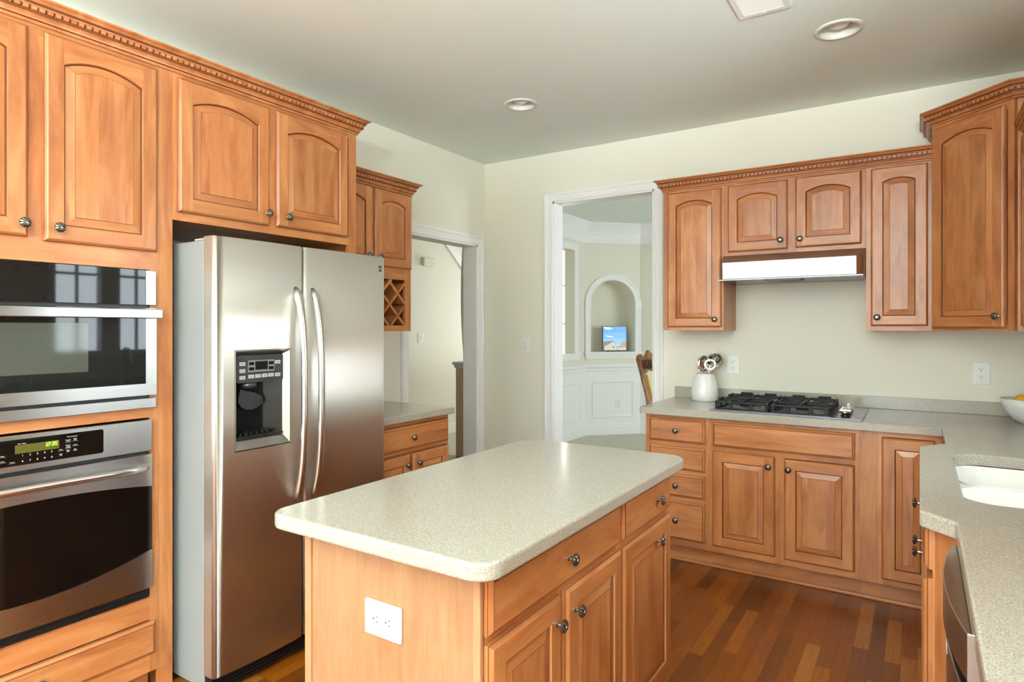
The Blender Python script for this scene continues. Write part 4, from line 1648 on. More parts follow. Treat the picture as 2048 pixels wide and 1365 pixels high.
# L-shaped countertop with sink cut-out and backsplash
LP = round_poly([(-1.402, 3.565), (0.098, 3.565), (0.096, 3.105), (0.006, 2.965), (0.004, 1.925), (0.078, 1.850), (0.072, -0.02), (RX - 0.001, -0.02), (RX - 0.001, BY - 0.001), (-1.402, BY - 0.001)],
                [0.012, 0.006, 0.01, 0.02, 0.02, 0.012, 0.02, 0, 0, 0], 4)
SK = round_poly([(0.108, 2.090), (0.545, 2.090), (0.545, 2.885), (0.108, 2.885)], [0.075, 0.075, 0.10, 0.10], 8)


def poly_with_hole(m, outer, hole, z, mi=0):
    import bmesh
    bm = bmesh.new()
    ov_ = [bm.verts.new((a, b, z)) for a, b in outer]
    hv = [bm.verts.new((a, b, z)) for a, b in hole]
    es = [bm.edges.new((ov_[i], ov_[(i + 1) % len(ov_)])) for i in range(len(ov_))] + [bm.edges.new((hv[i], hv[(i + 1) % len(hv)])) for i in range(len(hv))]
    bmesh.ops.triangle_fill(bm, edges=es, use_beauty=True, use_dissolve=False)
    bm.verts.index_update()
    m.add([v.co[:] for v in bm.verts], [[v.index for v in f.verts] for f in bm.faces], mi, 0)
    bm.free()


def inset(pts, d):
    N = len(pts)
    out = []
    for i in range(N):
        p, a, b = Vector(pts[i]), Vector(pts[i - 1]), Vector(pts[(i + 1) % N])
        u, v = (p - a).normalized(), (b - p).normalized()
        n1, n2 = Vector((-u.y, u.x)), Vector((-v.y, v.x))
        mm = n1 + n2
        mm = mm / max(mm.dot(n1), 0.3)
        out.append((p.x + mm.x * d, p.y + mm.y * d))
    return out


area = sum(LP[i - 1][0] * LP[i][1] - LP[i][0] * LP[i - 1][1] for i in range(len(LP)))
if area < 0:
    LP = LP[::-1]
ct = M()
zt_, zb_ = 0.914, 0.8745
e1, e2 = inset(LP, 0.0018), inset(LP, 0.006)
h1 = inset(SK, -0.004)
poly_with_hole(ct, e2, h1, zt_)
poly_with_hole(ct, LP, SK, zb_)
ct.loops([[(a, b, zb_) for a, b in LP], [(a, b, zt_ - 0.006) for a, b in LP], [(a, b, zt_ - 0.0018) for a, b in e1], [(a, b, zt_) for a, b in e2]], 0, 0)
ct.loops([[(a, b, zt_) for a, b in h1], [(a, b, zt_ - 0.004) for a, b in SK], [(a, b, zb_) for a, b in SK]], 0, 0)
tag(ct.build('countertop', [COUNTER]), 'long beige speckled L-shaped countertop carrying the cooktop and the sink', 'countertop')
m = M()
m.box(-1.402, RX - 0.021, BY - 0.019, BY - 0.001, 0.9142, 0.985, 0, 0)
m.box(RX - 0.020, RX - 0.001, -0.02, BY - 0.001, 0.9142, 0.985, 0, 0)
tag(m.build('backsplash', [COUNTER], bevel=0.002), 'low beige speckled backsplash strip standing behind the L-shaped countertop', 'backsplash')

# sink: double bowl with low divider
sk = thing('kitchen_sink', 'white double-bowl kitchen sink set under the right counter', 'sink', (0.326, 2.49, 0.68))
ox, oy, oz = 0.326, 2.49, 0.68


def bowl(y0, y1, zb, zw):
    m = M()
    base_ = [(0.112, y0), (0.541, y0), (0.541, y1), (0.112, y1)]
    ls = []
    for ins, z, r in ((0.0, zw, 0.07), (0.004, zw - 0.012, 0.07), (0.014, zb + 0.05, 0.065), (0.028, zb + 0.015, 0.06), (0.055, zb, 0.04)):
        pp = [(0.112 + ins, y0 + ins), (0.541 - ins, y0 + ins), (0.541 - ins, y1 - ins), (0.112 + ins, y1 - ins)]
        ls.append([(a - ox, b - oy, z - oz) for a, b in round_poly(pp, r, 7)])
    m.loops(ls, 0, 0, True, False, True)
    m.lathe([(0.04, 0.0), (0.04, 0.002), (0.028, 0.002), (0.0, 0.001)], 20, (0.326 - ox, (y0 + y1) / 2 - oy, zb + 0.0005 - oz), 1)
    return m


bowl(2.096, 2.492, 0.70, 0.872).build('basin', [SINKM, CHROME], sk)
bowl(2.530, 2.879, 0.72, 0.872).build('basin', [SINKM, CHROME], sk)
m = M()
SKo = inset(SK, -0.022)
SKi = inset(SK, -0.004)
poly_with_hole(m, [(a - ox, b - oy) for a, b in SKo], [(a - ox, b - oy) for a, b in SKi], 0.8735 - oz)
dvp = arc(0.182, 2.422, 0.068, PI, PI / 2, 6) + arc(0.471, 2.422, 0.068, PI / 2, 0, 6) + [(0.548, 2.422), (0.548, 2.600)] + arc(0.471, 2.600, 0.068, 0, -PI / 2, 6) + arc(0.182, 2.600, 0.068, -PI / 2, -PI, 6) + [(0.105, 2.600), (0.105, 2.422)]
m.prism([(a - ox, b - oy) for a, b in dvp], lambda a, b: (a, b, 0.74 - oz), lambda a, b: (a, b, 0.866 - oz), 0, 0)
m.build('rim_and_divider', [SINKM], sk, bevel=0.006, segs=3)

# faucet at the window side of the sink
fc = thing('kitchen_faucet', 'tall curved chrome faucet standing behind the sink under the window', 'faucet', (0.625, 2.51, 0.914))
m = M()
m.lathe([(0.028, 0.0), (0.028, 0.01), (0.018, 0.02), (0.016, 0.10), (0.0, 0.10)], 20, (0, 0, 0.0003))
m.build('base', [CHROME], fc)
m = M()
m.tube([(0, 0, 0.09), (0, 0, 0.22)] + [(-0.08 + 0.08 * math.cos(a), 0, 0.22 + 0.09 * math.sin(a)) for a in [PI * i / 10 for i in range(11)]] + [(-0.16, 0, 0.17)], 0.011, 12)
m.build('spout', [CHROME], fc)
m = M()
m.tube([(0, -0.018, 0.06), (0, -0.06, 0.075), (0, -0.10, 0.085)], 0.006, 8)
m.build('lever', [CHROME], fc)

# ------------------------------------------------------------------ upper cabinets, range wall
UF = 3.925
ud = BY - UF - 0.001
cab = thing('wall_cabinet', 'narrow maple wall cabinet with an arched door between the dining doorway and range hood', 'cabinet', (-1.375, UF, 0), 0)
w = 0.3765
carcass(cab, w, ud, 1.370, 2.28, [(0, 0.035), (w - 0.025, w)], [(0.035, w - 0.025, 1.370, 1.41), (0.035, w - 0.025, 2.22, 2.28)])
add_door(cab, 0.028, 0.366, 1.390, 2.246, True, 0.330, 1.438)
cab = thing('hood_wall_cabinet', 'short maple two-door wall cabinet directly above the range hood', 'cabinet', (-0.998, UF, 0), 0)
w = 0.7605
carcass(cab, w, ud, 1.822, 2.28, [(0, 0.04), (w - 0.035, w), (0.355, 0.415)], [(0.04, 0.355, 1.822, 1.862), (0.415, w - 0.035, 1.822, 1.862), (0.04, 0.355, 2.22, 2.28), (0.415, w - 0.035, 2.22, 2.28)])
X0 = -0.998
add_door(cab, -0.970 - X0, -0.633 - X0, 1.845, 2.248, True, -0.669 - X0, 1.898)
add_door(cab, -0.591 - X0, -0.257 - X0, 1.848, 2.250, True, -0.565 - X0, 1.896)
cab = thing('wall_cabinet', 'narrow maple wall cabinet with an arched door between range hood and corner cabinet', 'cabinet', (-0.2365, UF, 0), 0)
w = 0.2995
carcass(cab, w, ud, 1.370, 2.28, [(0, 0.035), (w - 0.025, w)], [(0.035, w - 0.025, 1.370, 1.41), (0.035, w - 0.025, 2.22, 2.28)])
X0 = -0.2365
add_door(cab, -0.213 - X0, 0.046 - X0, 1.395, 2.248, True, -0.183 - X0, 1.442)
tag(crown('crown_molding', [(-1.375, BY - 0.001), (-1.375, UF), (0.0615, UF)], 2.258, side=-1), 'maple crown molding with dentils over the three range wall cabinets', 'molding')

# diagonal corner cabinet
CXL, CYL = 0.0635, UF
CXR, CYR = 0.370, 3.630
dv = Vector((CXR - CXL, CYR - CYL))
wd = dv.length
ang = math.atan2(dv.y, dv.x)
cab = thing('corner_wall_cabinet', 'tall diagonal maple wall cabinet with one arched door in the upper right corner', 'cabinet', (CXL, CYL, 0), ang)


def loc2(x, y):
    c, s = math.cos(-ang), math.sin(-ang)
    return ((x - CXL) * c - (y - CYL) * s, (x - CXL) * s + (y - CYL) * c)


m = M()
pl = [loc2(*p) for p in ((CXL + 0.0005, CYL + 0.0005), (CXR - 0.012, CYR + 0.012), (CXR + 0.0, CYR + 0.0005), (RX - 0.001, CYR + 0.0005), (RX - 0.001, BY - 0.001), (CXL + 0.0005, BY - 0.001))]
pl = [loc2(CXL + 0.0005, BY - 0.001), (0.0, 0.0195), (wd, 0.0195), loc2(RX - 0.001, CYR), loc2(RX - 0.001, BY - 0.001)]
m.prism(pl, lambda a, b: (a, b, 1.370), lambda a, b: (a, b, 2.46), 0)
m.build('carcass', WOODS, cab)
f = M()
frame_boxes(f, [(0.0, 0.03), (wd - 0.03, wd)], [(0.03, wd - 0.03, 1.370, 1.405), (0.03, wd - 0.03, 2.39, 2.46)], 1.370, 2.46, wd)
f.build('face_frame', WOODS, cab)
add_door(cab, 0.010, wd - 0.034, 1.384, 2.412, True, wd - 0.063, 1.440)
crown('crown', [(CXL, BY - 0.001), (CXL, CYL), (CXR, CYR), (RX - 0.001, CYR)], 2.430, None, side=-1)
cr = [o for o in bpy.data.objects if o.name.startswith('crown') and not o.name.startswith('crown_') and o.parent is None][0]
cr.parent = cab
cr.matrix_parent_inverse = Matrix.Rotation(-ang, 4, 'Z') @ Matrix.Translation((-CXL, -CYL, 0))

# wall cabinet right of the corner and the one on the near side of the window
def side_upper(label, y1, y0, near):
    cab = thing('wall_cabinet', label, 'cabinet', (0.409, y1, 0), -R90)
    w = y1 - y0
    carcass(cab, w, RX - 0.409 - 0.001, 1.370, 2.28, [(0, 0.035), (w - 0.035, w)], [(0.035, w - 0.035, 1.37, 1.41), (0.035, w - 0.035, 2.22, 2.28)])
    if w > 0.6:
        add_door(cab, 0.02, w / 2 - 0.005, 1.39, 2.246, True, w / 2 - 0.04, 1.44)
        add_door(cab, w / 2 + 0.005, w - 0.02, 1.39, 2.246, True, w / 2 + 0.04, 1.44)
    else:
        add_door(cab, 0.02, w - 0.02, 1.39, 2.246, True, w - 0.06, 1.44)
    o = crown('crown_tmp', [(0.409, y1), (0.409, y0)] if not near else [(RX - 0.001, y1), (0.409, y1), (0.409, y0)], 2.258, None, side=-1, k=0.8)
    o.name = 'crown'
    o.parent = cab
    o.matrix_parent_inverse = Matrix.Rotation(R90, 4, 'Z') @ Matrix.Translation((-0.409, -y1, 0))


side_upper('maple wall cabinet on the sink wall right beside the tall diagonal corner cabinet', 3.6285, 3.06, False)
side_upper('maple two-door wall cabinet on the sink wall nearer than the window', 1.92, 1.05, True)

# range hood
hd = thing('range_hood', 'stainless range hood under the short two-door wall cabinet', 'range hood', (-0.617, BY, 1.665))
m = M()
bk = [(-0.3795, -0.336, 0.005), (0.3785, -0.336, 0.005), (0.3785, -0.336, 0.1565), (-0.3795, -0.336, 0.1565)]
ft = [(-0.352, -0.462, 0.005), (0.347, -0.462, 0.005), (0.347, -0.470, 0.105), (-0.352, -0.470, 0.105)]
wl = [(-0.3795, -0.001, 0.005), (0.3785, -0.001, 0.005), (0.3785, -0.001, 0.1565), (-0.3795, -0.001, 0.1565)]
m.loops([wl, bk, ft], 0, 0, False, True, True)
m.build('body', [STEEL], hd, bevel=0.003)
m = M()
m.box(-0.377, 0.376, -0.455, -0.01, 0.0, 0.0048, 0, 0)
m.build('bottom_pan', [CTOP], hd)
m = M()
m.prism([(-0.13, 0.0), (0.075, 0.0), (0.065, -0.009), (-0.115, -0.009)], lambda a, b: (a, -0.445, b - 0.0003), lambda a, b: (a, -0.30, b - 0.0003), 0, 0)
m.build('light_lens', [GREYP], hd)

# ------------------------------------------------------------------ cooktop
ck = thing('gas_cooktop', 'black and stainless gas cooktop with two cast iron grates set in the counter', 'cooktop', (-0.615, 3.872, 0.9143))
m = M()
m.box(-0.381, 0.381, -0.265, 0.265, 0.0, 0.006, 0, 0)
m.build('cooktop_plate', [CTOP], ck, bevel=0.002)
m = M()
m.box(-0.36, 0.235, -0.245, 0.245, 0.0062, 0.0075, 0, 0)
m.build('burner_pan', [plain('grey_enamel', lin(120, 122, 124), 0.3, 0.7)], ck)
for cx in (-0.215, 0.085):
    for cy in (-0.115, 0.12):
        m = M()
        m.lathe([(0.055, 0.0), (0.052, 0.006), (0.036, 0.010), (0.034, 0.018), (0.0, 0.018)], 24, (cx, cy, 0.0078))
        bn = m.build('burner', [plain('burner_alu', lin(150, 150, 150), 0.4, 0.9) if 'burner_alu' not in bpy.data.materials else bpy.data.materials['burner_alu']], ck)
        m = M()
        m.lathe([(0.036, 0.0), (0.040, 0.003), (0.038, 0.008), (0.0, 0.010)], 24, (cx, cy, 0.0260))
        m.build('burner_cap', [IRON], bn)


def grate(cx):
    m = M()
    hw, hd_ = 0.143, 0.238
    z0, z1 = 0.0078, 0.054
    t = 0.014
    # bottom and top rings
    for za, zb in ((z0, z0 + 0.009), (z1 - 0.012, z1)):
        m.box(cx - hw, cx + hw, -hd_, -hd_ + t, za, zb, 0, 0)
        m.box(cx - hw, cx + hw, hd_ - t, hd_, za, zb, 0, 0)
        m.box(cx - hw, cx - hw + t, -hd_ + t, hd_ - t, za, zb, 0, 0)
        m.box(cx + hw - t, cx + hw, -hd_ + t, hd_ - t, za, zb, 0, 0)
    # posts
    for px in (cx - hw, cx - 0.064, cx + 0.044, cx + hw - 0.02):
        for py in (-hd_, hd_ - t):
            m.prism([(px - 0.006, z0 + 0.008), (px + 0.026, z0 + 0.008), (px + 0.019, z0 + 0.016), (px + 0.019, z1 - 0.021), (px + 0.027, z1 - 0.011), (px - 0.007, z1 - 0.011), (px + 0.001, z1 - 0.021), (px + 0.001, z0 + 0.016)] if abs(px + 0.01 - cx) < 0.1 else [(px, z0 + 0.008), (px + 0.02, z0 + 0.008), (px + 0.02, z1 - 0.011), (px, z1 - 0.011)], lambda a, b: (a, py + 0.0003, b), lambda a, b: (a, py + t - 0.0003, b), 0, 0)
    for py in (-0.14, -0.02, 0.10):
        for px in (cx - hw, cx + hw - t):
            m.box(px + 0.0003, px + t - 0.0003, py, py + 0.02, z0 + 0.010, z1 - 0.012, 0, 0)
    m.box(cx - hw + t, cx + hw - t, -0.006, 0.006, z1 - 0.012, z1 + 0.001, 0, 0)
    # fingers towards each burner
    for cy in (-0.115, 0.12):
        for s in (1, -1):
            m.box(cx + s * 0.022 if s > 0 else cx - hw + t, cx + hw - t if s > 0 else cx - 0.022, cy - 0.005, cy + 0.005, z1 - 0.010, z1 + 0.004, 0, 0)
            ya, yb = sorted((cy + s * 0.022, cy + s * 0.108))
            m.box(cx - 0.005, cx + 0.005, ya, yb, z1 - 0.010, z1 + 0.004, 0, 0)
    # raised rounded rests along both sides and the back
    for s in (1, -1):
        for cy in (-0.115, 0.12):
            m.box(cx + s * (hw - 0.004) - 0.007, cx + s * (hw - 0.004) + 0.007, cy - 0.05, cy + 0.05, z1, z1 + 0.010, 0, 0)
    for px in (cx - 0.07, cx + 0.07):
        m.box(px - 0.035, px + 0.035, hd_ - t, hd_, z1, z1 + 0.012, 0, 0)
    return m.build('grate', [IRON], ck, bevel=0.003)


grate(-0.215)
grate(0.085)
for i, (kx, ky) in enumerate(((0.295, -0.145), (0.295, -0.075), (0.295, -0.005), (0.295, 0.065))):
    m = M()
    m.lathe([(0.022, 0.0), (0.022, 0.004), (0.017, 0.006), (0.017, 0.016), (0.0, 0.016)], 20, (kx, ky, 0.0063), 1)
    if i < 3:
        m.lathe([(0.0, 0.016), (0.026, 0.016), (0.028, 0.020), (0.025, 0.026), (0.0, 0.028)], 24, (kx, ky, 0.0063), 0)
        m.box(kx - 0.026, kx + 0.026, ky - 0.006, ky + 0.006, 0.032, 0.038, 0, 0)
    else:
        m.lathe([(0.0, 0.016), (0.026, 0.016), (0.028, 0.020), (0.025, 0.026), (0.0, 0.028)], 24, (kx, ky, 0.0063), 0)
        m.box(kx - 0.006, kx + 0.006, ky - 0.024, ky + 0.024, 0.032, 0.050, 0, 0)
    m.build('knob', [CHROME, BLACKP], ck)

# ------------------------------------------------------------------ crock with utensils, bowl with lemon
KX, KY = -1.160, 4.092
kr = M()
kr.lathe([(0.0, 0.0), (0.078, 0.0), (0.084, 0.006), (0.0845, 0.05), (0.082, 0.09), (0.075, 0.125), (0.064, 0.155), (0.058, 0.172), (0.056, 0.175), (0.052, 0.172), (0.058, 0.15), (0.070, 0.115), (0.076, 0.05), (0.074, 0.012), (0.0, 0.010)], 40, (0, 0, 0))
tag(kr.build('utensil_crock', [CERAM], None, (KX, KY, 0.9143)), 'white ceramic utensil crock on the counter left of the cooktop', 'crock')


def utensil(name, label, dx, dy, top, build, tilt, yaw):
    t = thing(name, label, 'utensil', (KX + dx, KY + dy, 0.9143 + 0.0165), 0, 'steel utensils in the crock')
    h = M()
    tip = Vector(top)
    h.tube([(0, 0, 0), tip * 0.5, tip], [0.005, 0.0045, 0.004], 8)
    h.build('handle', [CHROME], t)
    b = build()
    ob = b.build('head', [CHROME, PEWDK], t, top)
    ob.rotation_euler = (tilt, 0, yaw)
    return t


def cup(R, depth, holes=0, n=28):
    """shallow bowl opening towards -y"""
    m = M()
    ls = []
    for k in range(9):
        a = PI / 2 * k / 8
        ls.append([(R * math.cos(a) * math.cos(2 * PI * j / n), depth * math.sin(a), R * math.cos(a) * math.sin(2 * PI * j / n)) for j in range(n)])
    m.loops(ls[:-1], 0, 0, True, False, True)
    ls2 = [[(p[0] * 0.95, p[1] * 0.95 - 0.0005, p[2] * 0.95) for p in l] for l in ls]
    m.loops(ls2[:-1], 0, 0, True, False, True)
    m.loops([ls[0], [(p[0], p[1] - 0.002, p[2]) for p in ls[0]], [(p[0], p[1] - 0.001, p[2]) for p in ls2[0]], ls2[0]], 0, 0, True)
    for i in range(-3, 4):
        for j in range(-3, 4):
            if not holes:
                continue
            x, z = (i + 0.5 * (j % 2)) * R * 0.26, j * R * 0.24
            if x * x + z * z > (0.8 * R) ** 2:
                continue
            y = depth * 0.95 * math.sqrt(1 - (x * x + z * z) / (R * R))
            for q in ((-0.0012, ) if holes == 1 else (0.0016,)):
                c = [(x + 0.0024 * math.cos(2 * PI * k / 8), y * (1.0 if q < 0 else 1.05) + q, z + 0.0024 * math.sin(2 * PI * k / 8)) for k in range(8)]
                m.add(c, [tuple(range(8))], 1, 0)
    return m


utensil('skimmer_spoon', 'round perforated steel skimmer tilted left in the white crock', -0.014, -0.010, (0.006, 0.006, 0.222), lambda: cup(0.054, 0.016, 1), -0.15, -0.45)
utensil('steel_ladle', 'deep round steel ladle facing out at the right of the white crock', -0.008, 0.034, (0.058, -0.094, 0.222), lambda: cup(0.037, 0.030), -0.05, 0.25)
utensil('slotted_turner', 'large domed steel spoon standing behind the ladle in the white crock', -0.036, 0.012, (0.090, 0.026, 0.245), lambda: cup(0.050, 0.018, 1), 0.25, 0.15)

bw = M()
Rr, Hh = 0.134, 0.122
prof = [(r * 0.96, h * 0.935) for r, h in ((0.0, 0.0), (0.050, 0.0), (0.056, 0.004), (0.085, 0.022), (0.112, 0.055), (0.130, 0.092), (0.140, 0.130), (0.137, 0.131), (0.127, 0.094), (0.108, 0.058), (0.080, 0.026), (0.05, 0.010), (0.0, 0.009))]
bw.lathe(prof, 56)
t = NT('ribbed_white_bowl')
tc = t.n('ShaderNodeTexCoord')
mp = t.n('ShaderNodeMapping')
mp.inputs['Rotation'].default_value = (0.0, 0.7, 0.6)
t.l(tc, 'Object', mp, 0)
wv = t.n('ShaderNodeTexWave')
wv.inputs['Scale'].default_value = 55.0
t.l(mp, 0, wv, 0)
bp = t.n('ShaderNodeBump')
bp.inputs['Strength'].default_value = 0.5
bp.inputs['Distance'].default_value = 0.002
t.l(wv, 1, bp, 'Height')
t.l(bp, 0, t.b, 'Normal')
t.b.inputs['Base Color'].default_value = lin(238, 240, 240)
t.b.inputs['Roughness'].default_value = 0.3
BX, BYY = 0.478, 3.945
tag(bw.build('fruit_bowl', [t.m], None, (BX, BYY, 0.9143)), 'white ribbed fruit bowl on the counter in the right corner', 'bowl')


def lemon(label, x, y, z, rz):
    m = M()
    m.lathe([(0.0, -0.046), (0.006, -0.043), (0.012, -0.036), (0.026, -0.024), (0.033, -0.006), (0.033, 0.008), (0.026, 0.024), (0.013, 0.036), (0.006, 0.043), (0.0, 0.045)], 20, ax='X')
    o = m.build('lemon', [LEMON], None, (x, y, z), rz)
    tag(o, label, 'lemon')


lemon('yellow lemon on top of the others in the white bowl', BX - 0.045, BYY - 0.010, 0.9143 + 0.110, 0.4)
lemon('yellow lemon at the bottom of the white bowl', BX + 0.010, BYY + 0.02, 0.9143 + 0.048, 1.5)

# ------------------------------------------------------------------ unseen uplight pendant, added behind the viewpoint as bounce fill
pn = thing('added_fill_pendant', 'unseen white bowl pendant added over the breakfast nook as fill light', 'pendant lamp', (0.55, -1.6, CZ))
m = M()
m.lathe([(0.0, -0.002), (0.06, -0.002), (0.06, -0.02), (0.0, -0.03)], 24)
m.build('ceiling_rose', [CHROME], pn)
for k in range(3):
    a = 2 * PI * k / 3
    m = M()
    m.tube([(0.02 * math.cos(a), 0.02 * math.sin(a), -0.02), (0.29 * math.cos(a), 0.29 * math.sin(a), -0.96)], 0.004, 6)
    m.build('suspension_rod', [CHROME], pn)
m = M()
m.lathe([(0.0, -1.10), (0.12, -1.085), (0.22, -1.045), (0.30, -0.96), (0.295, -0.955), (0.215, -1.035), (0.12, -1.072), (0.0, -1.087)], 40)
m.build('bowl_shade', [CERAM], pn)
nl = daylight('added_bounce_fill', (0, 0, -0.99), (PI, 0, 0), 0.40, 0.40, 800, (0.83, 0.945, 1.0))  # added uplight, fills the kitchen by way of the ceiling
nl.parent = pn

# ------------------------------------------------------------------ ceiling fixtures
for i, (cx, cy) in enumerate(LIGHTS):
    lab = ('round recessed ceiling light nearer the fridge, above the left doorway corner', 'round recessed ceiling light beside the ceiling vent')[i]
    r = thing('recessed_light', lab, 'ceiling light', (cx, cy, CZ), 0, 'recessed ceiling lights')
    m = M()
    m.lathe([(0.084, 0.010), (0.083, -0.002), (0.080, -0.006), (0.090, -0.007), (0.100, -0.005), (0.103, -0.0005), (0.084, -0.0005)], 40)
    m.build('trim_ring', [CANW], r)
    m = M()
    m.lathe([(0.0835, 0.0), (0.074, 0.03), (0.068, 0.09), (0.0, 0.09)], 32)
    m.build('can', [CANW], r)
    m = M()
    m.lathe([(0.0, 0.004), (0.020, 0.006), (0.036, 0.014), (0.047, 0.030), (0.048, 0.040), (0.034, 0.075), (0.0, 0.075)], 28)
    m.build('bulb', [BULB], r)
vt = thing('ceiling_vent', 'white slatted air vent in the ceiling', 'vent', (-0.549, 2.695, CZ))
m = M()
for x0, x1, y0, y1 in ((-0.105, -0.082, -0.155, 0.150), (0.082, 0.105, -0.155, 0.150), (-0.082, 0.082, -0.155, -0.132), (-0.082, 0.082, 0.127, 0.150)):
    m.box(x0, x1, y0, y1, -0.008, -0.0005, 0, 0)
m.box(-0.004, 0.004, 0.134, 0.142, -0.010, -0.008, 0, 0)
m.build('vent_frame', [WHITE], vt)
m = M()
for k in range(20):
    y = -0.130 + k * 0.0130
    m.add([(-0.082, y, -0.002), (0.082, y, -0.002), (0.082, y + 0.0105, -0.0075), (-0.082, y + 0.0105, -0.0075)], [(0, 1, 2, 3)], 0, 0)
m.build('vent_slats', [WHITE], vt)

# ------------------------------------------------------------------ beyond the doorway: niche screen, ledge box, carved chair
tv = thing('tabletop_screen', 'small flat screen showing houses and blue sky in the arched niche', 'screen', W45(0.455, 0.12, NB), PI / 4)
m = M()
TW, TH = 0.335, 0.325
m.box(-TW / 2, TW / 2, 0.0, 0.022, 0.0095, TH + 0.0095, 0, 0)
m.build('screen_case', [BLACKP], tv, bevel=0.002)
m = M()
m.box(-0.10, 0.10, -0.02, 0.05, 0.0003, 0.0093, 0, 0)
m.build('screen_stand', [GREYP], tv)
pi = M()
x0, x1, z0, z1 = -TW / 2 + 0.006, TW / 2 - 0.004, 0.016, TH + 0.004
sx = lambda u: x0 + (x1 - x0) * u
sz = lambda v: z0 + (z1 - z0) * v


def pic(pts, mi, lay):
    pi.add([(sx(a), -0.0003 - 0.0002 * lay, sz(b)) for a, b in pts], [tuple(range(len(pts)))], mi, 0)


for k in range(8):
    pic([(0, k / 8), (1, k / 8), (1, (k + 1) / 8), (0, (k + 1) / 8)], k // 2, 0)


def blob(cx, cz, rx, rz, mi, lay, rot=0.0):
    pts = []
    for k in range(20):
        a = 2 * PI * k / 20
        q = 1 + 0.12 * math.sin(3 * a) + 0.08 * math.cos(5 * a)
        ex, ez = rx * q * math.cos(a), rz * q * math.sin(a)
        pts.append((min(max(cx + ex * math.cos(rot) - ez * math.sin(rot), 0), 1), min(max(cz + ex * math.sin(rot) + ez * math.cos(rot), 0), 1)))
    pic(pts, mi, lay)


blob(0.20, 0.93, 0.19, 0.05, 4, 1, -0.1)
blob(0.28, 0.585, 0.19, 0.025, 4, 1, -0.12)
pic([(0.0, 0.0), (0.62, 0.0), (0.62, 0.12), (0.48, 0.36), (0.47, 0.40), (0.02, 0.38), (0.0, 0.38)], 5, 2)
pic([(0.06, 0.0), (0.60, 0.0), (0.60, 0.10), (0.46, 0.37), (0.44, 0.37), (0.06, 0.16)], 6, 3)
pic([(0.42, 0.10), (0.48, 0.10), (0.48, 0.17), (0.42, 0.17)], 7, 4)
pic([(0.58, 0.10), (1.0, 0.12), (1.0, 0.43), (0.86, 0.43), (0.72, 0.22)], 8, 2)
pic([(0.60, 0.0), (1.0, 0.0), (1.0, 0.12), (0.60, 0.10)], 6, 2)
pi.build('screen_image', [screen('sky_low', lin(172, 216, 250)), screen('sky_mid', lin(140, 200, 250)), screen('sky_high', lin(112, 182, 246)), screen('sky_top', lin(92, 166, 240)), screen('cloud_white', lin(240, 246, 252)),
                          screen('roof_grey', lin(140, 128, 116)), screen('house_wall', lin(206, 200, 190)), screen('house_window', lin(90, 90, 96)), screen('roof_tan', lin(178, 160, 142))], tv)
m = M()
m.box(DX - 0.085, DX - 0.03, 6.60, 6.665, 1.0725, 1.165, 0, 0)
tag(m.build('candle_holder', [plain('ivory_wax', lin(226, 218, 200), 0.5)], bevel=0.004), 'small ivory block candle on the ledge of the dining pass-through', 'candle')

ch = thing('dining_chair', 'carved dark wood dining chair with gold upholstery seen through the doorway', 'chair', (-1.90, 5.93, 0), math.radians(-8))
# local: seat faces +x, back at -x
for sy in (0.235, -0.235):
    m = M()
    pts = [(-0.235, sy, 0.0), (-0.215, sy, 0.25), (-0.205, sy, 0.46), (-0.235, sy, 0.70), (-0.295, sy, 0.92), (-0.345, sy, 1.09)]
    m.tube(pts, [0.019, 0.021, 0.024, 0.021, 0.02, 0.021], 8, sq=(1, 0.9))
    m.build('back_post', [WDK], ch)
for sy in (0.235, -0.235):
    m = M()
    m.tube([(0.235, sy, 0.0), (0.225, sy, 0.05), (0.245, sy, 0.25), (0.225, sy, 0.415)], [0.022, 0.016, 0.02, 0.03], 8)
    m.build('front_leg', [WDK], ch)
m = M()
m.prism([(-0.23, -0.215), (0.245, -0.265), (0.245, 0.265), (-0.23, 0.215)], lambda a, b: (a, b, 0.405), lambda a, b: (a, b, 0.455), 0, 0)
m.build('seat_rail', [WDK], ch, bevel=0.006)
m = M()
m.prism([(-0.18, -0.20), (0.24, -0.25), (0.24, 0.25), (-0.18, 0.20)], lambda a, b: (a, b, 0.4555), lambda a, b: (a, b, 0.51), 0, 0)
m.build('seat_cushion', [GOLD], ch, bevel=0.02, segs=3)


def backp(y, z, d=0.0):
    # point on the leaning back surface
    t = (z - 0.46)
    x = -0.205 - 0.03 * min(t / 0.24, 1) - 0.06 * max(0, min((t - 0.24) / 0.22, 1)) - 0.05 * max(0, (t - 0.46) / 0.17)
    return (x + d, y, z)


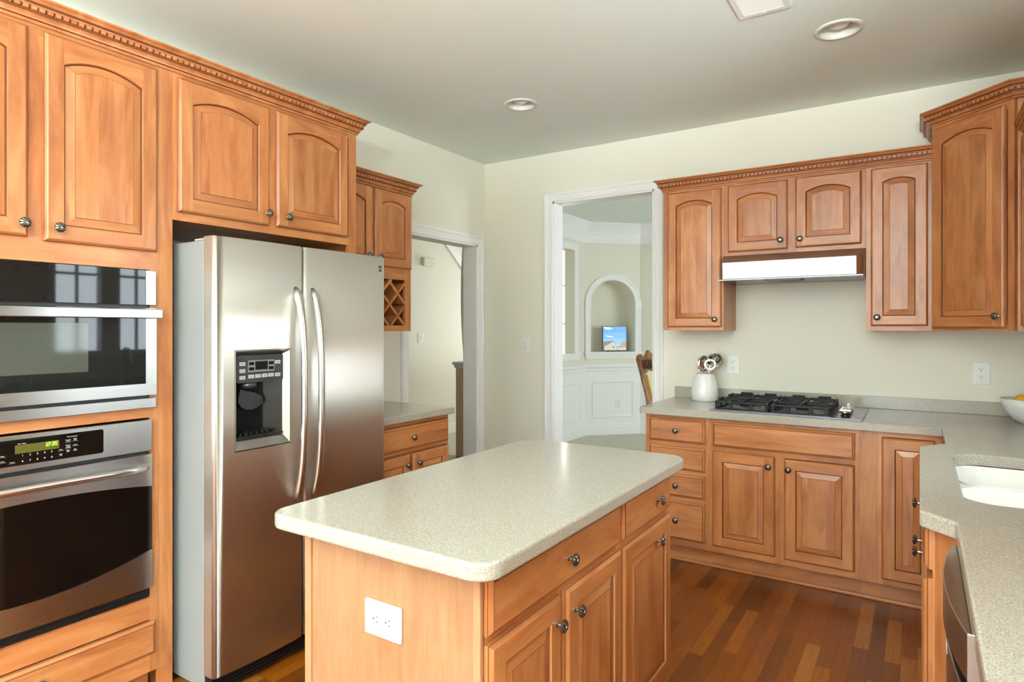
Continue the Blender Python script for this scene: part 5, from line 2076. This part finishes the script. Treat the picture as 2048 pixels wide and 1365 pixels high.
m = M()
cz = [(-0.215, 0.945), (-0.10, 0.985), (0.0, 0.955), (0.10, 0.985), (0.215, 0.945)]
tp = [(0.245, 1.075), (0.225, 1.115), (0.17, 1.13), (0.12, 1.085), (0.06, 1.12), (0.0, 1.165), (-0.06, 1.12), (-0.12, 1.085), (-0.17, 1.13), (-0.225, 1.115), (-0.245, 1.075)]
ring = cz + tp
m.prism(ring, lambda a, b: backp(a, b, 0.016), lambda a, b: backp(a, b, -0.016), 0, 0)
cr = m.build('crest_rail', [WDK], ch, bevel=0.004)
m = M()
for sg in (1, -1):
    for k in range(5):
        y = sg * (0.035 + k * 0.038)
        m.tube([backp(y, 0.985 + 0.006 * (k % 2), 0.019), backp(y + sg * 0.012, 1.02, 0.024), backp(y - sg * 0.004, 1.055, 0.022), backp(y + sg * 0.010, 1.08, 0.018)], [0.006, 0.009, 0.007, 0.004], 6)
m.build('carving', [plain('carved_dark', lin(70, 40, 26), 0.4)], cr)
m = M()
m.prism([(-0.185, 0.56), (0.185, 0.56), (0.195, 0.935), (0.10, 0.972), (0.0, 0.945), (-0.10, 0.972), (-0.195, 0.935)], lambda a, b: backp(a, b, 0.022), lambda a, b: backp(a, b, -0.018), 0, 0)
m.build('back_cushion', [FABRIC], ch, bevel=0.008)
m = M()
for sg in (1, -1):
    m.tube([backp(sg * 0.192, z, 0.026) for z in (0.56, 0.70, 0.82, 0.935)], 0.010, 8)
m.build('gold_piping', [GOLD], ch)
m = M()
m.prism([(-0.235, 0.50), (0.235, 0.50), (0.235, 0.56), (-0.235, 0.56)], lambda a, b: backp(a, b, 0.014), lambda a, b: backp(a, b, -0.014), 0, 0)
m.build('lower_rail', [WDK], ch, bevel=0.004)

# baseboards in view of the kitchen walls
m = M()
m.box(LX + 0.0005, LX + 0.014, 4.215, BY - 0.0005, 0, 0.09, 0, 0)
m.box(LX + 0.0145, -2.445, BY - 0.014, BY - 0.0005, 0, 0.09, 0, 0)
struct(m.build('baseboard_back', [TRIM], bevel=0.003))
# neighbouring house seen only through the sink window
m = M()
for k in range(34):
    z = -0.5 + k * 0.16
    m.box(4.6 - 0.02, 4.7, -0.6, 9.0, z, z + 0.15, 0, 0)
nb = m.build('exterior_siding', [SIDING])
nb['kind'] = 'structure'
